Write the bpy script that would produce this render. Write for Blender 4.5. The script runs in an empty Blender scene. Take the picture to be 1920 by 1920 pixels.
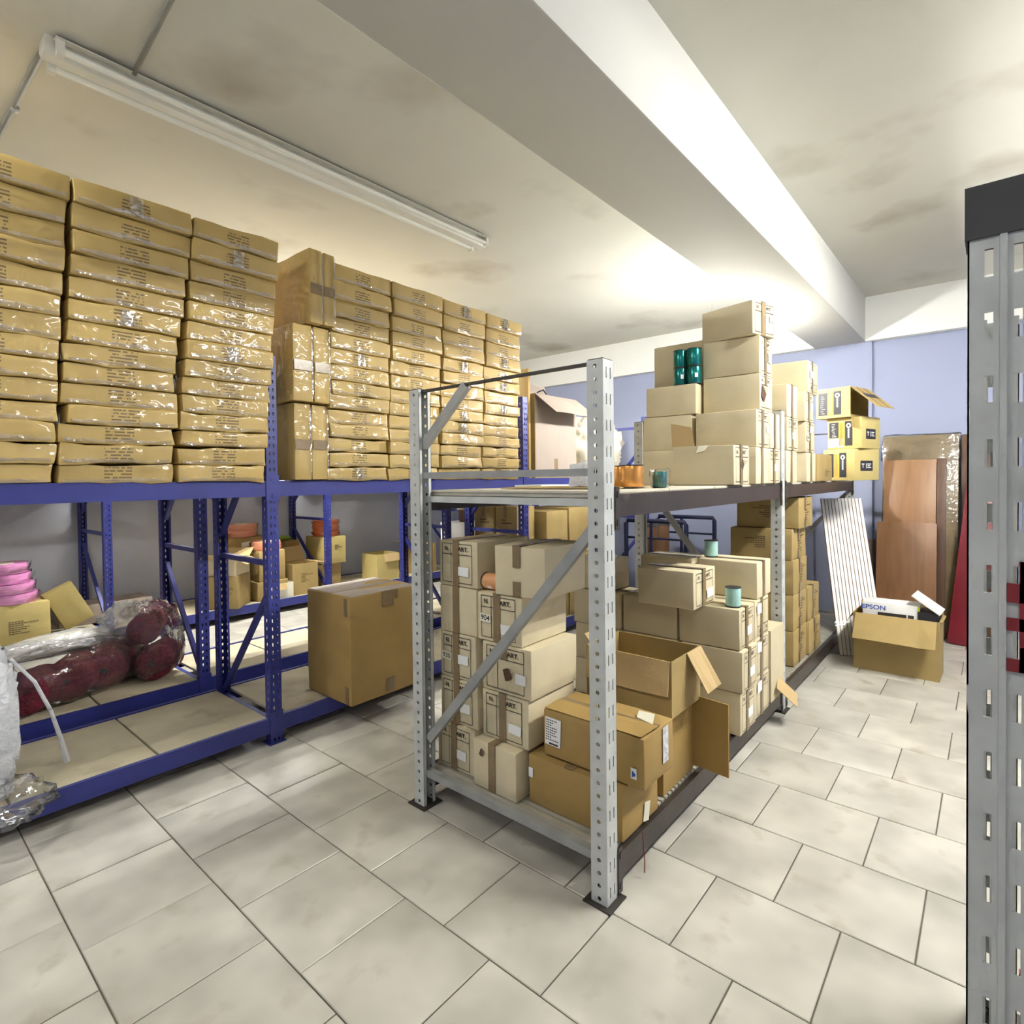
import bpy, bmesh, math, random
from mathutils import Vector, Matrix, noise
rnd = random.Random(7)
scene = bpy.context.scene
COL = scene.collection
# ------------------------------------------------------------------ camera
F_PX, CY_PX = 1064.13, 916.15
YAW, PITCH, ROLL, CAM_H = 0.70420, 0.01720, -0.01150, 1.65
def camera_axes():
    ca, sa, cb, sb, cc, sc = math.cos(YAW), math.sin(YAW), math.cos(PITCH), math.sin(PITCH), math.cos(ROLL), math.sin(ROLL)
    Ry = Matrix(((ca, 0, sa), (0, 1, 0), (-sa, 0, ca)))
    Rx = Matrix(((1, 0, 0), (0, cb, -sb), (0, sb, cb)))
    Rz = Matrix(((cc, -sc, 0), (sc, cc, 0), (0, 0, 1)))
    R = Rz @ Rx @ Ry
    return [Vector((R[i][0], R[i][2], -R[i][1])) for i in range(3)]
right, down, fwd = camera_axes()
cam_data = bpy.data.cameras.new('camera')
cam_data.sensor_fit = 'HORIZONTAL'; cam_data.sensor_width = 36.0
cam_data.lens = F_PX / 1920 * 36.0
cam_data.shift_y = -(960 - CY_PX) / 1920
cam_data.clip_start = 0.05
cam = bpy.data.objects.new('camera', cam_data); COL.objects.link(cam)
M = Matrix.Identity(4)
for i, v in enumerate((right, -down, -fwd)):
    for j in range(3): M[j][i] = v[j]
M.translation = (0, 0, CAM_H)
cam.matrix_world = M
scene.camera = cam
# ------------------------------------------------------------------ world, exposure, lamp levels
world = bpy.data.worlds.new('world'); scene.world = world
world.use_nodes = True
world.node_tree.nodes['Background'].inputs[0].default_value = (0.75, 0.8, 0.9, 1)
world.node_tree.nodes['Background'].inputs[1].default_value = 0.3
vs = scene.view_settings
vs.view_transform = 'Standard'; vs.look = 'None'; vs.gamma = 1.0; vs.use_curve_mapping = False
vs.exposure = 0.86
try:
    cy = scene.cycles
    cy.use_denoising = True; cy.use_light_tree = False; cy.use_adaptive_sampling = True; cy.adaptive_threshold = 0.1; cy.adaptive_min_samples = 16
    cy.max_bounces = 7; cy.diffuse_bounces = 4; cy.glossy_bounces = 2; cy.transmission_bounces = 2; cy.transparent_max_bounces = 8
except Exception: pass
LAMP = dict(right_aisle=225.0, mid_aisle=68.0, far_aisle=280.0, entrance_fill=52.0, left_rear_fill=100.0, centre_rear_fill=38.0)  # the last three levels belong to added fill lamps out of view
LAMP_COL = (1.0, 0.99, 0.94)
# ------------------------------------------------------------------ helpers
ORD = ['first','second','third','fourth','fifth','sixth','seventh','eighth','ninth','tenth','eleventh','twelfth','thirteenth','fourteenth','fifteenth']
def tag(o, label, cat, group=None, kind=None):
    if label: o['label'] = label
    if cat: o['category'] = cat
    if group: o['group'] = group
    if kind: o['kind'] = kind
    return o
def empty(name, loc=(0, 0, 0), rz=0.0, rx=0.0, ry=0.0):
    o = bpy.data.objects.new(name, None); COL.objects.link(o)
    o.empty_display_size = 0.05
    o.location = loc; o.rotation_euler = (rx, ry, rz)
    return o
def obj(name, me, mat=None, parent=None, loc=(0, 0, 0), rot=(0, 0, 0)):
    o = bpy.data.objects.new(name, me); COL.objects.link(o)
    if mat is not None and not me.materials: me.materials.append(mat)
    o.parent = parent; o.location = loc; o.rotation_euler = rot
    return o
def mesh(name, vs_, fs, smooth=False, merge=False):
    me = bpy.data.meshes.new(name); me.from_pydata([tuple(v) for v in vs_], [], fs); me.update()
    if merge:
        bm = bmesh.new(); bm.from_mesh(me)
        bmesh.ops.remove_doubles(bm, verts=bm.verts, dist=1e-5)
        bm.to_mesh(me); bm.free()
    if smooth:
        for p in me.polygons: p.use_smooth = True
    return me
class MB:
    """collects shapes into one mesh"""
    def __init__(s): s.v = []; s.f = []
    def add(s, v, f):
        k = len(s.v); s.v += [Vector(p) for p in v]; s.f += [tuple(i + k for i in q) for q in f]; return s
    def box(s, a, b):
        x0, y0, z0 = a; x1, y1, z1 = b
        return s.add([(x0,y0,z0),(x1,y0,z0),(x1,y1,z0),(x0,y1,z0),(x0,y0,z1),(x1,y0,z1),(x1,y1,z1),(x0,y1,z1)],
                     [(0,3,2,1),(4,5,6,7),(0,1,5,4),(1,2,6,5),(2,3,7,6),(3,0,4,7)])
    def bar(s, p, q, w, h, up=(0, 0, 1)):
        p, q = Vector(p), Vector(q); d = (q - p).normalized()
        u = Vector(up)
        if abs(d.dot(u)) > 0.98: u = Vector((1, 0, 0))
        a = d.cross(u).normalized() * w / 2; b = a.cross(d).normalized() * h / 2
        vv = [p - a - b, p + a - b, p + a + b, p - a + b, q - a - b, q + a - b, q + a + b, q - a + b]
        return s.add(vv, [(0,1,2,3),(7,6,5,4),(0,4,5,1),(1,5,6,2),(2,6,7,3),(3,7,4,0)])
    def tube(s, pts, r, n=8, cap=True):
        pts = [Vector(p) for p in pts]; rings = []
        for i, p in enumerate(pts):
            d = (pts[min(i + 1, len(pts) - 1)] - pts[max(i - 1, 0)]).normalized()
            u = Vector((0, 0, 1)) if abs(d.z) < 0.95 else Vector((1, 0, 0))
            a = d.cross(u).normalized(); b = d.cross(a).normalized()
            rr = r[i] if isinstance(r, (list, tuple)) else r
            rings.append([p + a * rr * math.cos(2*math.pi*k/n) + b * rr * math.sin(2*math.pi*k/n) for k in range(n)])
        v = [q for R in rings for q in R]; f = []
        for i in range(len(pts) - 1):
            for k in range(n):
                f.append((i*n+k, i*n+(k+1) % n, (i+1)*n+(k+1) % n, (i+1)*n+k))
        if cap: f += [tuple(range(n))[::-1], tuple(range((len(pts)-1)*n, len(pts)*n))]
        return s.add(v, f)
    def lathe(s, prof, n=24, c=(0, 0, 0)):
        v = []; f = []; c = Vector(c)
        for r, z in prof:
            for k in range(n):
                a = 2*math.pi*k/n; v.append(c + Vector((r*math.cos(a), r*math.sin(a), z)))
        m = len(prof)
        for i in range(m - 1):
            for k in range(n): f.append((i*n+k, i*n+(k+1) % n, (i+1)*n+(k+1) % n, (i+1)*n+k))
        f += [tuple(range(n))[::-1], tuple(range((m-1)*n, m*n))]
        return s.add(v, f)
    def quad(s, *p): return s.add(p, [tuple(range(len(p)))])
    def mesh(s, name, smooth=False, merge=False): return mesh(name, s.v, s.f, smooth, merge)
def autosmooth(me, ang=35):
    for p in me.polygons: p.use_smooth = True
    try: me.set_sharp_from_angle(angle=math.radians(ang))
    except Exception: pass
    return me
def soft_box(name, w, d, h, r=0.006, n=2, amp=0.0, seed=0, freq=6.0, base=True):
    """carton: box with rounded edges; amp dents the faces. origin at the base centre, front is -Y"""
    hw, hd, hh = w/2, d/2, h/2
    def samples(H):
        s = [-H, -H + r]
        for i in range(1, n): s.append(-H + r + (2*H - 2*r) * i / n)
        return s + [H - r, H]
    S = [samples(hw), samples(hd), samples(hh)]
    vid = {}; V = []; Fc = []
    def vert(i, j, k):
        key = (i, j, k)
        if key in vid: return vid[key]
        p = Vector((S[0][i], S[1][j], S[2][k]))
        q = Vector((max(-hw+r, min(hw-r, p.x)), max(-hd+r, min(hd-r, p.y)), max(-hh+r, min(hh-r, p.z))))
        dlt = p - q
        if dlt.length > 1e-9: p = q + dlt.normalized() * r
        if amp:
            s3 = Vector((p.x, p.y, p.z)) * freq + Vector((seed*3.1, seed*1.7, seed*5.3))
            nn = Vector((noise.noise(s3), noise.noise(s3 + Vector((31, 7, 3))), noise.noise(s3 + Vector((5, 19, 41)))))
            p = p + nn * amp
        vid[key] = len(V); V.append(p + Vector((0, 0, hh))); return vid[key]
    N = [len(s) for s in S]
    for a in range(3):
        b, c = (a+1) % 3, (a+2) % 3
        for side in (0, N[a]-1):
            for i in range(N[b]-1):
                for j in range(N[c]-1):
                    q = []
                    for (x, y) in ((i, j), (i+1, j), (i+1, j+1), (i, j+1)):
                        idx = [0, 0, 0]; idx[a] = side; idx[b] = x; idx[c] = y; q.append(vert(*idx))
                    Fc.append(tuple(q if side else q[::-1]))
    return autosmooth(mesh(name, V, Fc), 40)
# ------------------------------------------------------------------ procedural materials
def nodes_of(m): m.use_nodes = True; return m.node_tree
def pbr(name, col, rough=0.6, metal=0.0, var=0.0, vscale=6.0, bump=0.0, bscale=60.0, coat=0.0, coat_rough=0.15,
        spots=None, rand=0.0, spec=0.5, stretch=None, coat_bump=0.0, coat_scale=18.0):
    m = bpy.data.materials.new(name); nt = nodes_of(m); N, L = nt.nodes, nt.links
    b = N['Principled BSDF']
    b.inputs['Roughness'].default_value = rough; b.inputs['Metallic'].default_value = metal
    b.inputs['Specular IOR Level'].default_value = spec
    b.inputs['Coat Weight'].default_value = coat; b.inputs['Coat Roughness'].default_value = coat_rough
    tc = N.new('ShaderNodeTexCoord'); co = tc.outputs['Object']
    if stretch:
        mp = N.new('ShaderNodeMapping'); mp.inputs['Scale'].default_value = stretch
        L.new(co, mp.inputs['Vector']); co = mp.outputs['Vector']
    oi = N.new('ShaderNodeObjectInfo')
    rgb = N.new('ShaderNodeRGB'); rgb.outputs[0].default_value = (*col, 1); c = rgb.outputs[0]
    def mul(c, fac_socket):
        x = N.new('ShaderNodeMix'); x.data_type = 'RGBA'; x.blend_type = 'MULTIPLY'; x.inputs[0].default_value = 1
        L.new(c, x.inputs[6]); L.new(fac_socket, x.inputs[7]); return x.outputs[2]
    def nz(scale, detail=2, four=True):
        t = N.new('ShaderNodeTexNoise'); t.noise_dimensions = '4D'
        t.inputs['Scale'].default_value = scale; t.inputs['Detail'].default_value = detail
        L.new(co, t.inputs['Vector'])
        mm = N.new('ShaderNodeMath'); mm.operation = 'MULTIPLY'; mm.inputs[1].default_value = 37.0
        L.new(oi.outputs['Random'], mm.inputs[0]); L.new(mm.outputs[0], t.inputs['W'])
        return t.outputs['Fac']
    if var:
        r = N.new('ShaderNodeMapRange'); r.inputs[1].default_value = 0.25; r.inputs[2].default_value = 0.75
        r.inputs[3].default_value = 1 - var; r.inputs[4].default_value = 1 + var * 0.5
        L.new(nz(vscale), r.inputs[0]); c = mul(c, r.outputs[0])
    if rand:
        r = N.new('ShaderNodeMapRange'); r.inputs[3].default_value = 1 - rand; r.inputs[4].default_value = 1 + rand
        L.new(oi.outputs['Random'], r.inputs[0]); c = mul(c, r.outputs[0])
    if spots:
        scol, sscale, thr, soft = spots
        r = N.new('ShaderNodeMapRange'); r.inputs[1].default_value = thr; r.inputs[2].default_value = thr + soft
        L.new(nz(sscale, 4), r.inputs[0])
        x = N.new('ShaderNodeMix'); x.data_type = 'RGBA'; x.inputs[7].default_value = (*scol, 1)
        L.new(r.outputs[0], x.inputs[0]); L.new(c, x.inputs[6]); c = x.outputs[2]
    L.new(c, b.inputs['Base Color'])
    if bump:
        bp = N.new('ShaderNodeBump'); bp.inputs['Strength'].default_value = bump; bp.inputs['Distance'].default_value = 0.01
        L.new(nz(bscale, 2), bp.inputs['Height']); L.new(bp.outputs[0], b.inputs['Normal'])
    if coat_bump:
        bp = N.new('ShaderNodeBump'); bp.inputs['Strength'].default_value = coat_bump; bp.inputs['Distance'].default_value = 0.02
        L.new(nz(coat_scale, 1), bp.inputs['Height']); L.new(bp.outputs[0], b.inputs['Coat Normal'])
    return m
def emit(name, col, strength):
    m = bpy.data.materials.new(name); nt = nodes_of(m); nt.nodes.clear()
    o = nt.nodes.new('ShaderNodeOutputMaterial'); e = nt.nodes.new('ShaderNodeEmission')
    e.inputs[0].default_value = (*col, 1); e.inputs[1].default_value = strength
    nt.links.new(e.outputs[0], o.inputs[0]); return m
def film(name, milky=0.15, col=(0.9, 0.9, 0.88), rough=0.12, bscale=25, gloss=0.18):
    """thin clear plastic film: mostly transparent, glossy, a little milky"""
    m = bpy.data.materials.new(name); nt = nodes_of(m); N, L = nt.nodes, nt.links; N.clear()
    out = N.new('ShaderNodeOutputMaterial'); tr = N.new('ShaderNodeBsdfTransparent'); gl = N.new('ShaderNodeBsdfGlossy')
    df = N.new('ShaderNodeBsdfDiffuse'); df.inputs[0].default_value = (*col, 1)
    gl.inputs['Roughness'].default_value = rough
    tc = N.new('ShaderNodeTexCoord'); t = N.new('ShaderNodeTexNoise'); t.inputs['Scale'].default_value = bscale; t.inputs['Detail'].default_value = 2
    bp = N.new('ShaderNodeBump'); bp.inputs['Strength'].default_value = 0.6; bp.inputs['Distance'].default_value = 0.03
    L.new(tc.outputs['Object'], t.inputs['Vector']); L.new(t.outputs[0], bp.inputs['Height'])
    L.new(bp.outputs[0], gl.inputs['Normal']); L.new(bp.outputs[0], df.inputs['Normal'])
    m1 = N.new('ShaderNodeMixShader'); m1.inputs[0].default_value = milky
    L.new(tr.outputs[0], m1.inputs[1]); L.new(df.outputs[0], m1.inputs[2])
    m2 = N.new('ShaderNodeMixShader')
    lw = N.new('ShaderNodeLayerWeight'); lw.inputs['Blend'].default_value = 0.22; L.new(bp.outputs[0], lw.inputs['Normal'])
    mr = N.new('ShaderNodeMapRange'); mr.inputs[3].default_value = gloss * 0.2; mr.inputs[4].default_value = min(0.9, gloss * 4)
    L.new(lw.outputs['Fresnel'], mr.inputs[0]); L.new(mr.outputs[0], m2.inputs[0])
    L.new(m1.outputs[0], m2.inputs[1]); L.new(gl.outputs[0], m2.inputs[2]); L.new(m2.outputs[0], out.inputs[0])
    return m
MT = {}
MT['ceiling'] = pbr('ceiling_paint', (0.63, 0.62, 0.55), 0.9, var=0.10, vscale=0.9, bump=0.15, bscale=9, spots=((0.34, 0.30, 0.23), 1.1, 0.56, 0.22))
MT['beam'] = pbr('beam_paint', (0.56, 0.555, 0.51), 0.85, var=0.05, vscale=1.2, bump=0.1, bscale=14)
MT['lilac'] = pbr('lilac_wall_paint', (0.31, 0.34, 0.475), 0.8, var=0.06, vscale=1.5, bump=0.1, bscale=14)
MT['white_band'] = pbr('white_wall_paint', (0.80, 0.80, 0.76), 0.85, var=0.04, vscale=1.5, bump=0.1, bscale=14)
MT['grey_wall'] = pbr('grey_wall_paint', (0.50, 0.52, 0.58), 0.8, var=0.08, vscale=1.2, bump=0.1, bscale=14)
MT['tile'] = pbr('cream_ceramic_tile', (0.56, 0.535, 0.465), 0.30, var=0.34, vscale=3.6, rand=0.05, spots=((0.36, 0.32, 0.25), 6, 0.58, 0.2), bump=0.03, bscale=30)
MT['grout'] = pbr('dark_grout', (0.12, 0.10, 0.075), 0.95, var=0.2, vscale=20)
MT['flat'] = pbr('film_wrapped_kraft', (0.475, 0.335, 0.11), 0.6, var=0.10, vscale=5, rand=0.06, bump=0.10, bscale=22, coat=0.5, coat_rough=0.10, coat_bump=0.9, coat_scale=16)
MT['kraft'] = pbr('kraft_cardboard', (0.37, 0.265, 0.10), 0.75, var=0.12, vscale=7, rand=0.05, bump=0.05, bscale=60)
MT['brown'] = pbr('brown_cardboard', (0.37, 0.24, 0.075), 0.7, var=0.10, vscale=6, rand=0.04, bump=0.04, bscale=60)
MT['beige'] = pbr('beige_cardboard', (0.65, 0.565, 0.375), 0.8, var=0.08, vscale=7, rand=0.05, bump=0.04, bscale=60)
MT['yellowcard'] = pbr('yellowish_cardboard', (0.52, 0.42, 0.16), 0.7, var=0.08, vscale=7, rand=0.04, bump=0.04, bscale=60)
MT['flapin'] = pbr('cardboard_inner', (0.50, 0.36, 0.17), 0.8, var=0.06, vscale=6, bump=0.04, bscale=60)
MT['palecard'] = pbr('pale_cardboard', (0.40, 0.335, 0.285), 0.7, var=0.05, vscale=5, bump=0.04, bscale=60)
MT['tape'] = pbr('brown_packing_tape', (0.235, 0.165, 0.085), 0.3, var=0.12, vscale=30, bump=0.1, bscale=40, coat=0.3)
MT['ink'] = pbr('black_ink', (0.035, 0.03, 0.025), 0.8, var=0.1)
MT['inkbrown'] = pbr('brown_ink', (0.10, 0.065, 0.03), 0.8, var=0.1)
MT['paper'] = pbr('cream_paper', (0.80, 0.77, 0.62), 0.8, var=0.05)
MT['white'] = pbr('white_paper', (0.85, 0.85, 0.83), 0.6, var=0.04)
MT['blue'] = pbr('blue_rack_paint', (0.03, 0.038, 0.225), 0.42, var=0.14, vscale=5, spots=((0.35, 0.36, 0.45), 16, 0.735, 0.01), bump=0.04, bscale=40)
MT['navy'] = pbr('navy_trolley_paint', (0.006, 0.009, 0.04), 0.35, var=0.1)
MT['galv'] = pbr('grey_galvanised_steel', (0.56, 0.58, 0.56), 0.5, 0.08, var=0.16, vscale=9, spots=((0.25, 0.24, 0.22), 10, 0.68, 0.1), bump=0.04, bscale=40)
MT['galvd'] = pbr('dull_steel', (0.36, 0.37, 0.36), 0.5, 0.3, var=0.18, vscale=10, bump=0.05, bscale=40)
MT['darkbeam'] = pbr('dark_brown_steel', (0.05, 0.040, 0.034), 0.38, 0.2, var=0.25, vscale=7, spots=((0.15, 0.11, 0.08), 9, 0.66, 0.1), bump=0.05, bscale=30)
MT['basepl'] = pbr('dark_base_plate', (0.05, 0.042, 0.036), 0.6, 0.3, var=0.2)
MT['redsteel'] = pbr('red_steel', (0.22, 0.02, 0.025), 0.45, 0.1, var=0.12)
MT['deckboard'] = pbr('dusty_deck_board', (0.56, 0.50, 0.35), 0.75, var=0.2, vscale=4, spots=((0.36, 0.31, 0.20), 5, 0.60, 0.16), bump=0.05, bscale=50)
MT['deckpale'] = pbr('pale_deck_board', (0.60, 0.55, 0.44), 0.7, var=0.12, vscale=5, bump=0.04, bscale=50)
MT['slat'] = pbr('deck_slat_steel', (0.52, 0.50, 0.42), 0.45, 0.3, var=0.2, vscale=12)
MT['fixture'] = pbr('fixture_enamel', (0.72, 0.72, 0.66), 0.35, var=0.05)
MT['tube_off'] = pbr('unlit_tube_glass', (0.83, 0.84, 0.78), 0.12, coat=0.6)
MT['conduit'] = pbr('grey_conduit', (0.20, 0.195, 0.16), 0.5, var=0.1)
MT['maroon'] = pbr('maroon_yarn', (0.17, 0.012, 0.03), 0.8, var=0.5, vscale=28, bump=0.9, bscale=60)
MT['pink'] = pbr('pink_ribbon', (0.80, 0.30, 0.62), 0.3, var=0.35, vscale=9, bump=0.1, bscale=30, stretch=(1, 1, 14))
MT['orange'] = pbr('orange_ribbon', (0.75, 0.17, 0.045), 0.35, var=0.2, vscale=9, bump=0.1, bscale=30, stretch=(1, 1, 14))
MT['salmon'] = pbr('salmon_ribbon', (0.80, 0.33, 0.20), 0.35, var=0.2, vscale=9, bump=0.1, bscale=30, stretch=(1, 1, 14))
MT['copper'] = pbr('copper_ribbon', (0.80, 0.38, 0.10), 0.25, 0.7, var=0.15, vscale=6, stretch=(8, 8, 1))
MT['teal'] = pbr('teal_metallic_ribbon', (0.01, 0.19, 0.18), 0.2, 0.6, var=0.15, vscale=6, stretch=(8, 8, 1))
MT['mint'] = pbr('mint_ribbon', (0.40, 0.68, 0.62), 0.3, 0.1, var=0.12, vscale=10, stretch=(6, 6, 1))
MT['peach'] = pbr('peach_ribbon', (0.72, 0.36, 0.17), 0.35, var=0.08)
MT['core'] = pbr('dark_spool_core', (0.03, 0.028, 0.028), 0.6, var=0.1)
MT['drum'] = pbr('brown_drum', (0.16, 0.075, 0.03), 0.5, var=0.2)
MT['wood'] = pbr('brown_veneer', (0.235, 0.115, 0.05), 0.42, var=0.22, vscale=3, stretch=(9, 9, 1.0), bump=0.03)
MT['wood2'] = pbr('lighter_brown_veneer', (0.30, 0.155, 0.07), 0.4, var=0.2, vscale=3, stretch=(9, 9, 1.0), bump=0.03)
MT['woodd'] = pbr('dark_wood_edge', (0.10, 0.05, 0.028), 0.5, var=0.2, vscale=5)
MT['wrapcard'] = pbr('film_wrapped_board', (0.20, 0.14, 0.06), 0.4, var=0.25, vscale=5, coat=0.7, coat_bump=0.6, bump=0.15, bscale=14)
MT['red'] = pbr('red_panel', (0.17, 0.008, 0.018), 0.4, var=0.2, vscale=4)
MT['slatwhite'] = pbr('white_slat_panel', (0.80, 0.80, 0.77), 0.4, var=0.05)
MT['slatgap'] = pbr('panel_core', (0.36, 0.34, 0.30), 0.8, var=0.1)
MT['mdf'] = pbr('raw_board_edge', (0.30, 0.18, 0.09), 0.8, var=0.2)
MT['rubber'] = pbr('black_rubber', (0.02, 0.02, 0.02), 0.7)
MT['black'] = pbr('black_label', (0.022, 0.02, 0.026), 0.5)
MT['yellow'] = pbr('amber_label', (0.78, 0.50, 0.06), 0.5, var=0.05)
MT['peachlab'] = pbr('peach_label', (0.80, 0.52, 0.22), 0.5, var=0.05)
MT['bagwhite'] = pbr('white_sack', (0.66, 0.61, 0.50), 0.55, var=0.2, vscale=7, bump=0.3, bscale=14)
MT['bluetext'] = pbr('blue_print', (0.04, 0.10, 0.42), 0.5)
MT['lime'] = pbr('lime_label', (0.55, 0.62, 0.03), 0.5)
MT['green'] = pbr('green_card', (0.22, 0.38, 0.04), 0.5)
MT['film'] = film('clear_plastic_film', 0.03, gloss=0.32, rough=0.06, bscale=9)
MT['filmedge'] = film('stretched_carton_film', 0.06, gloss=0.9, rough=0.09, bscale=22)
MT['filmmilk'] = film('milky_plastic_film', 0.42, (0.86, 0.85, 0.80), 0.2, 18, 0.12)
MT['filmwhite'] = film('white_plastic_film', 0.75, (0.80, 0.82, 0.86), 0.25, 30, 0.10)
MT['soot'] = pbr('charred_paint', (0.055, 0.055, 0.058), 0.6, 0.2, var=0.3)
def text_mesh(txt, size, bold=0.0):
    cu = bpy.data.curves.new('lettering', 'FONT'); cu.body = txt; cu.size = size; cu.offset = bold
    cu.align_x = 'CENTER'; cu.align_y = 'CENTER'; cu.fill_mode = 'FRONT'
    o = bpy.data.objects.new('lettering', cu); COL.objects.link(o)
    bpy.context.view_layer.update()
    me = bpy.data.meshes.new_from_object(o.evaluated_get(bpy.context.evaluated_depsgraph_get()))
    bpy.data.objects.remove(o); bpy.data.curves.remove(cu)
    me.materials.clear()
    return me
def text_vf(txt, size, bold=0.0, sx=1.0):
    me = text_mesh(txt, size, bold)
    v = [(p.co.x * sx, p.co.y) for p in me.vertices]; f = [tuple(p.vertices) for p in me.polygons]
    bpy.data.meshes.remove(me); return v, f
GLYPH = {}
def glyphs(txt, size, bold=0.0, sx=1.0):
    k = (txt, size, bold, sx)
    if k not in GLYPH: GLYPH[k] = text_vf(txt, size, bold, sx)
    return GLYPH[k]
def put_text(mb, txt, size, x, z, y, bold=0.0, sx=1.0, rot=0.0):
    """lettering lying on a face that looks towards -Y at height z"""
    v, f = glyphs(txt, size, bold, sx); c, s = math.cos(rot), math.sin(rot)
    mb.add([(x + a*c - b*s, y, z + a*s + b*c) for a, b in v], f)
# ================================================================== STRUCTURE
XL, XR, YF, YB, ZC = -7.87, 3.0, -2.6, 7.52, 3.63
def struct(name, me, mat, label=None, cat=None):
    o = obj(name, me, mat); o['kind'] = 'structure'
    if label: o['label'] = label
    if cat: o['category'] = cat
    return o
# ---- floor: grout bed + single tiles
floor = struct('floor', MB().box((XL, YF, -0.12), (XR, YB, -0.004)).mesh('floor'), MT['grout'], 'cream ceramic tile floor laid in half bond with dark joints', 'floor')
TP, TQ, GAP = 0.4505, 0.4485, 0.005
def project(p):
    d = Vector(p) - Vector((0, 0, CAM_H)); z = d.dot(fwd)
    if z < 0.05: return None
    return (960 + F_PX * d.dot(right) / z, CY_PX + F_PX * d.dot(down) / z, z)
def tile_mesh(name, w, d):
    b = 0.0025
    mb = MB(); x, y = w/2, d/2
    lo = [(-x,-y,-0.004),(x,-y,-0.004),(x,y,-0.004),(-x,y,-0.004)]
    mi = [(-x,-y,-b),(x,-y,-b),(x,y,-b),(-x,y,-b)]
    hi = [(-x+b,-y+b,0),(x-b,-y+b,0),(x-b,y-b,0),(-x+b,y-b,0)]
    f = [(8,9,10,11)] + [(i,(i+1)%4,4+(i+1)%4,4+i) for i in range(4)] + [(4+i,4+(i+1)%4,8+(i+1)%4,8+i) for i in range(4)]
    return mb.add(lo+mi+hi, f).mesh(name)
cells = []
for r in range(-11, 14):
    y0 = 1.853 + TQ * r; y1 = y0 + TQ
    ph = -0.8696 if r % 2 == 0 else -1.551
    k0 = int((XL - ph) / TP) - 2
    for k in range(k0, k0 + 32):
        x0 = ph + TP * k; x1 = x0 + TP
        a0, a1, b0, b1 = max(x0, XL), min(x1, XR), max(y0, YF), min(y1, YB)
        if a1 - a0 > 0.03 and b1 - b0 > 0.03: cells.append((a0, a1, b0, b1))
def seen(c):
    for x in (c[0], c[1]):
        for y in (c[2], c[3]):
            q = project((x, y, 0))
            if q and -20 < q[0] < 1940 and -20 < q[1] < 1940: return True
    return False
vis = sorted([c for c in cells if seen(c)], key=lambda c: (c[0]+c[1])**2 + (c[2]+c[3])**2)[:300]
rest = [c for c in cells if c not in set(vis)]
TILE = {}
for (a0, a1, b0, b1) in vis:
    key = (round(a1-a0, 3), round(b1-b0, 3))
    if key not in TILE: TILE[key] = tile_mesh('tile', a1-a0-GAP, b1-b0-GAP)
    o = obj('tile', TILE[key], MT['tile'], floor, ((a0+a1)/2, (b0+b1)/2, rnd.uniform(-0.0006, 0.0006)))
    o.rotation_euler = (rnd.uniform(-.0015, .0015), rnd.uniform(-.0015, .0015), rnd.uniform(-.001, .001))
mb = MB()
for (a0, a1, b0, b1) in rest: mb.box((a0+GAP/2, b0+GAP/2, -0.004), (a1-GAP/2, b1-GAP/2, 0))
o = obj('tile_field', mb.mesh('tile_field'), MT['tile'], floor); o['kind'] = 'stuff'
# ---- ceiling, beam, walls
struct('ceiling', MB().box((XL, YF, ZC), (XR, YB, ZC + 0.15)).mesh('ceiling'), MT['ceiling'], 'stained off-white plastered ceiling', 'ceiling')
bm_ = soft_box('ceiling_beam', 0.52, YB - YF, ZC - 3.145 + 0.01, r=0.012, n=1)
o = obj('trim_1', bm_, MT['beam'], None, (-1.36, (YF+YB)/2, 3.145)); o['kind'] = 'structure'; o['label'] = 'deep white ceiling beam running the length of the room'; o['category'] = 'beam'
wb = struct('wall_back', MB().box((XL, YB, 0), (XR, YB + 0.15, ZC)).mesh('wall_back'), MT['lilac'], 'lilac painted back wall behind the racks', 'wall')
def band(name, x0, x1, m): return obj(name, MB().box((x0, YB - 0.10, 3.145), (x1, YB, ZC)).mesh(name), m, wb)
band('edge_beam', XL, -1.62, MT['white_band']); band('edge_beam', -1.10, XR, MT['white_band'])
obj('pilaster', MB().box((-1.62, YB - 0.035, 0), (-1.045, YB, 3.145)).mesh('pilaster'), MT['lilac'], wb)
struct('wall_left', MB().box((XL - 0.15, YF, 0), (XL, YB, ZC)).mesh('wall_left'), MT['grey_wall'], 'dull grey side wall behind the far blue rack', 'wall')
struct('wall_right', MB().box((XR, YF, 0), (XR + 0.15, YB, ZC)).mesh('wall_right'), MT['lilac'], 'lilac painted wall on the right', 'wall')
struct('wall_front', MB().box((XL, YF - 0.15, 0), (XR, YF, ZC)).mesh('wall_front'), MT['lilac'], 'lilac painted wall behind the viewer', 'wall')
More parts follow.
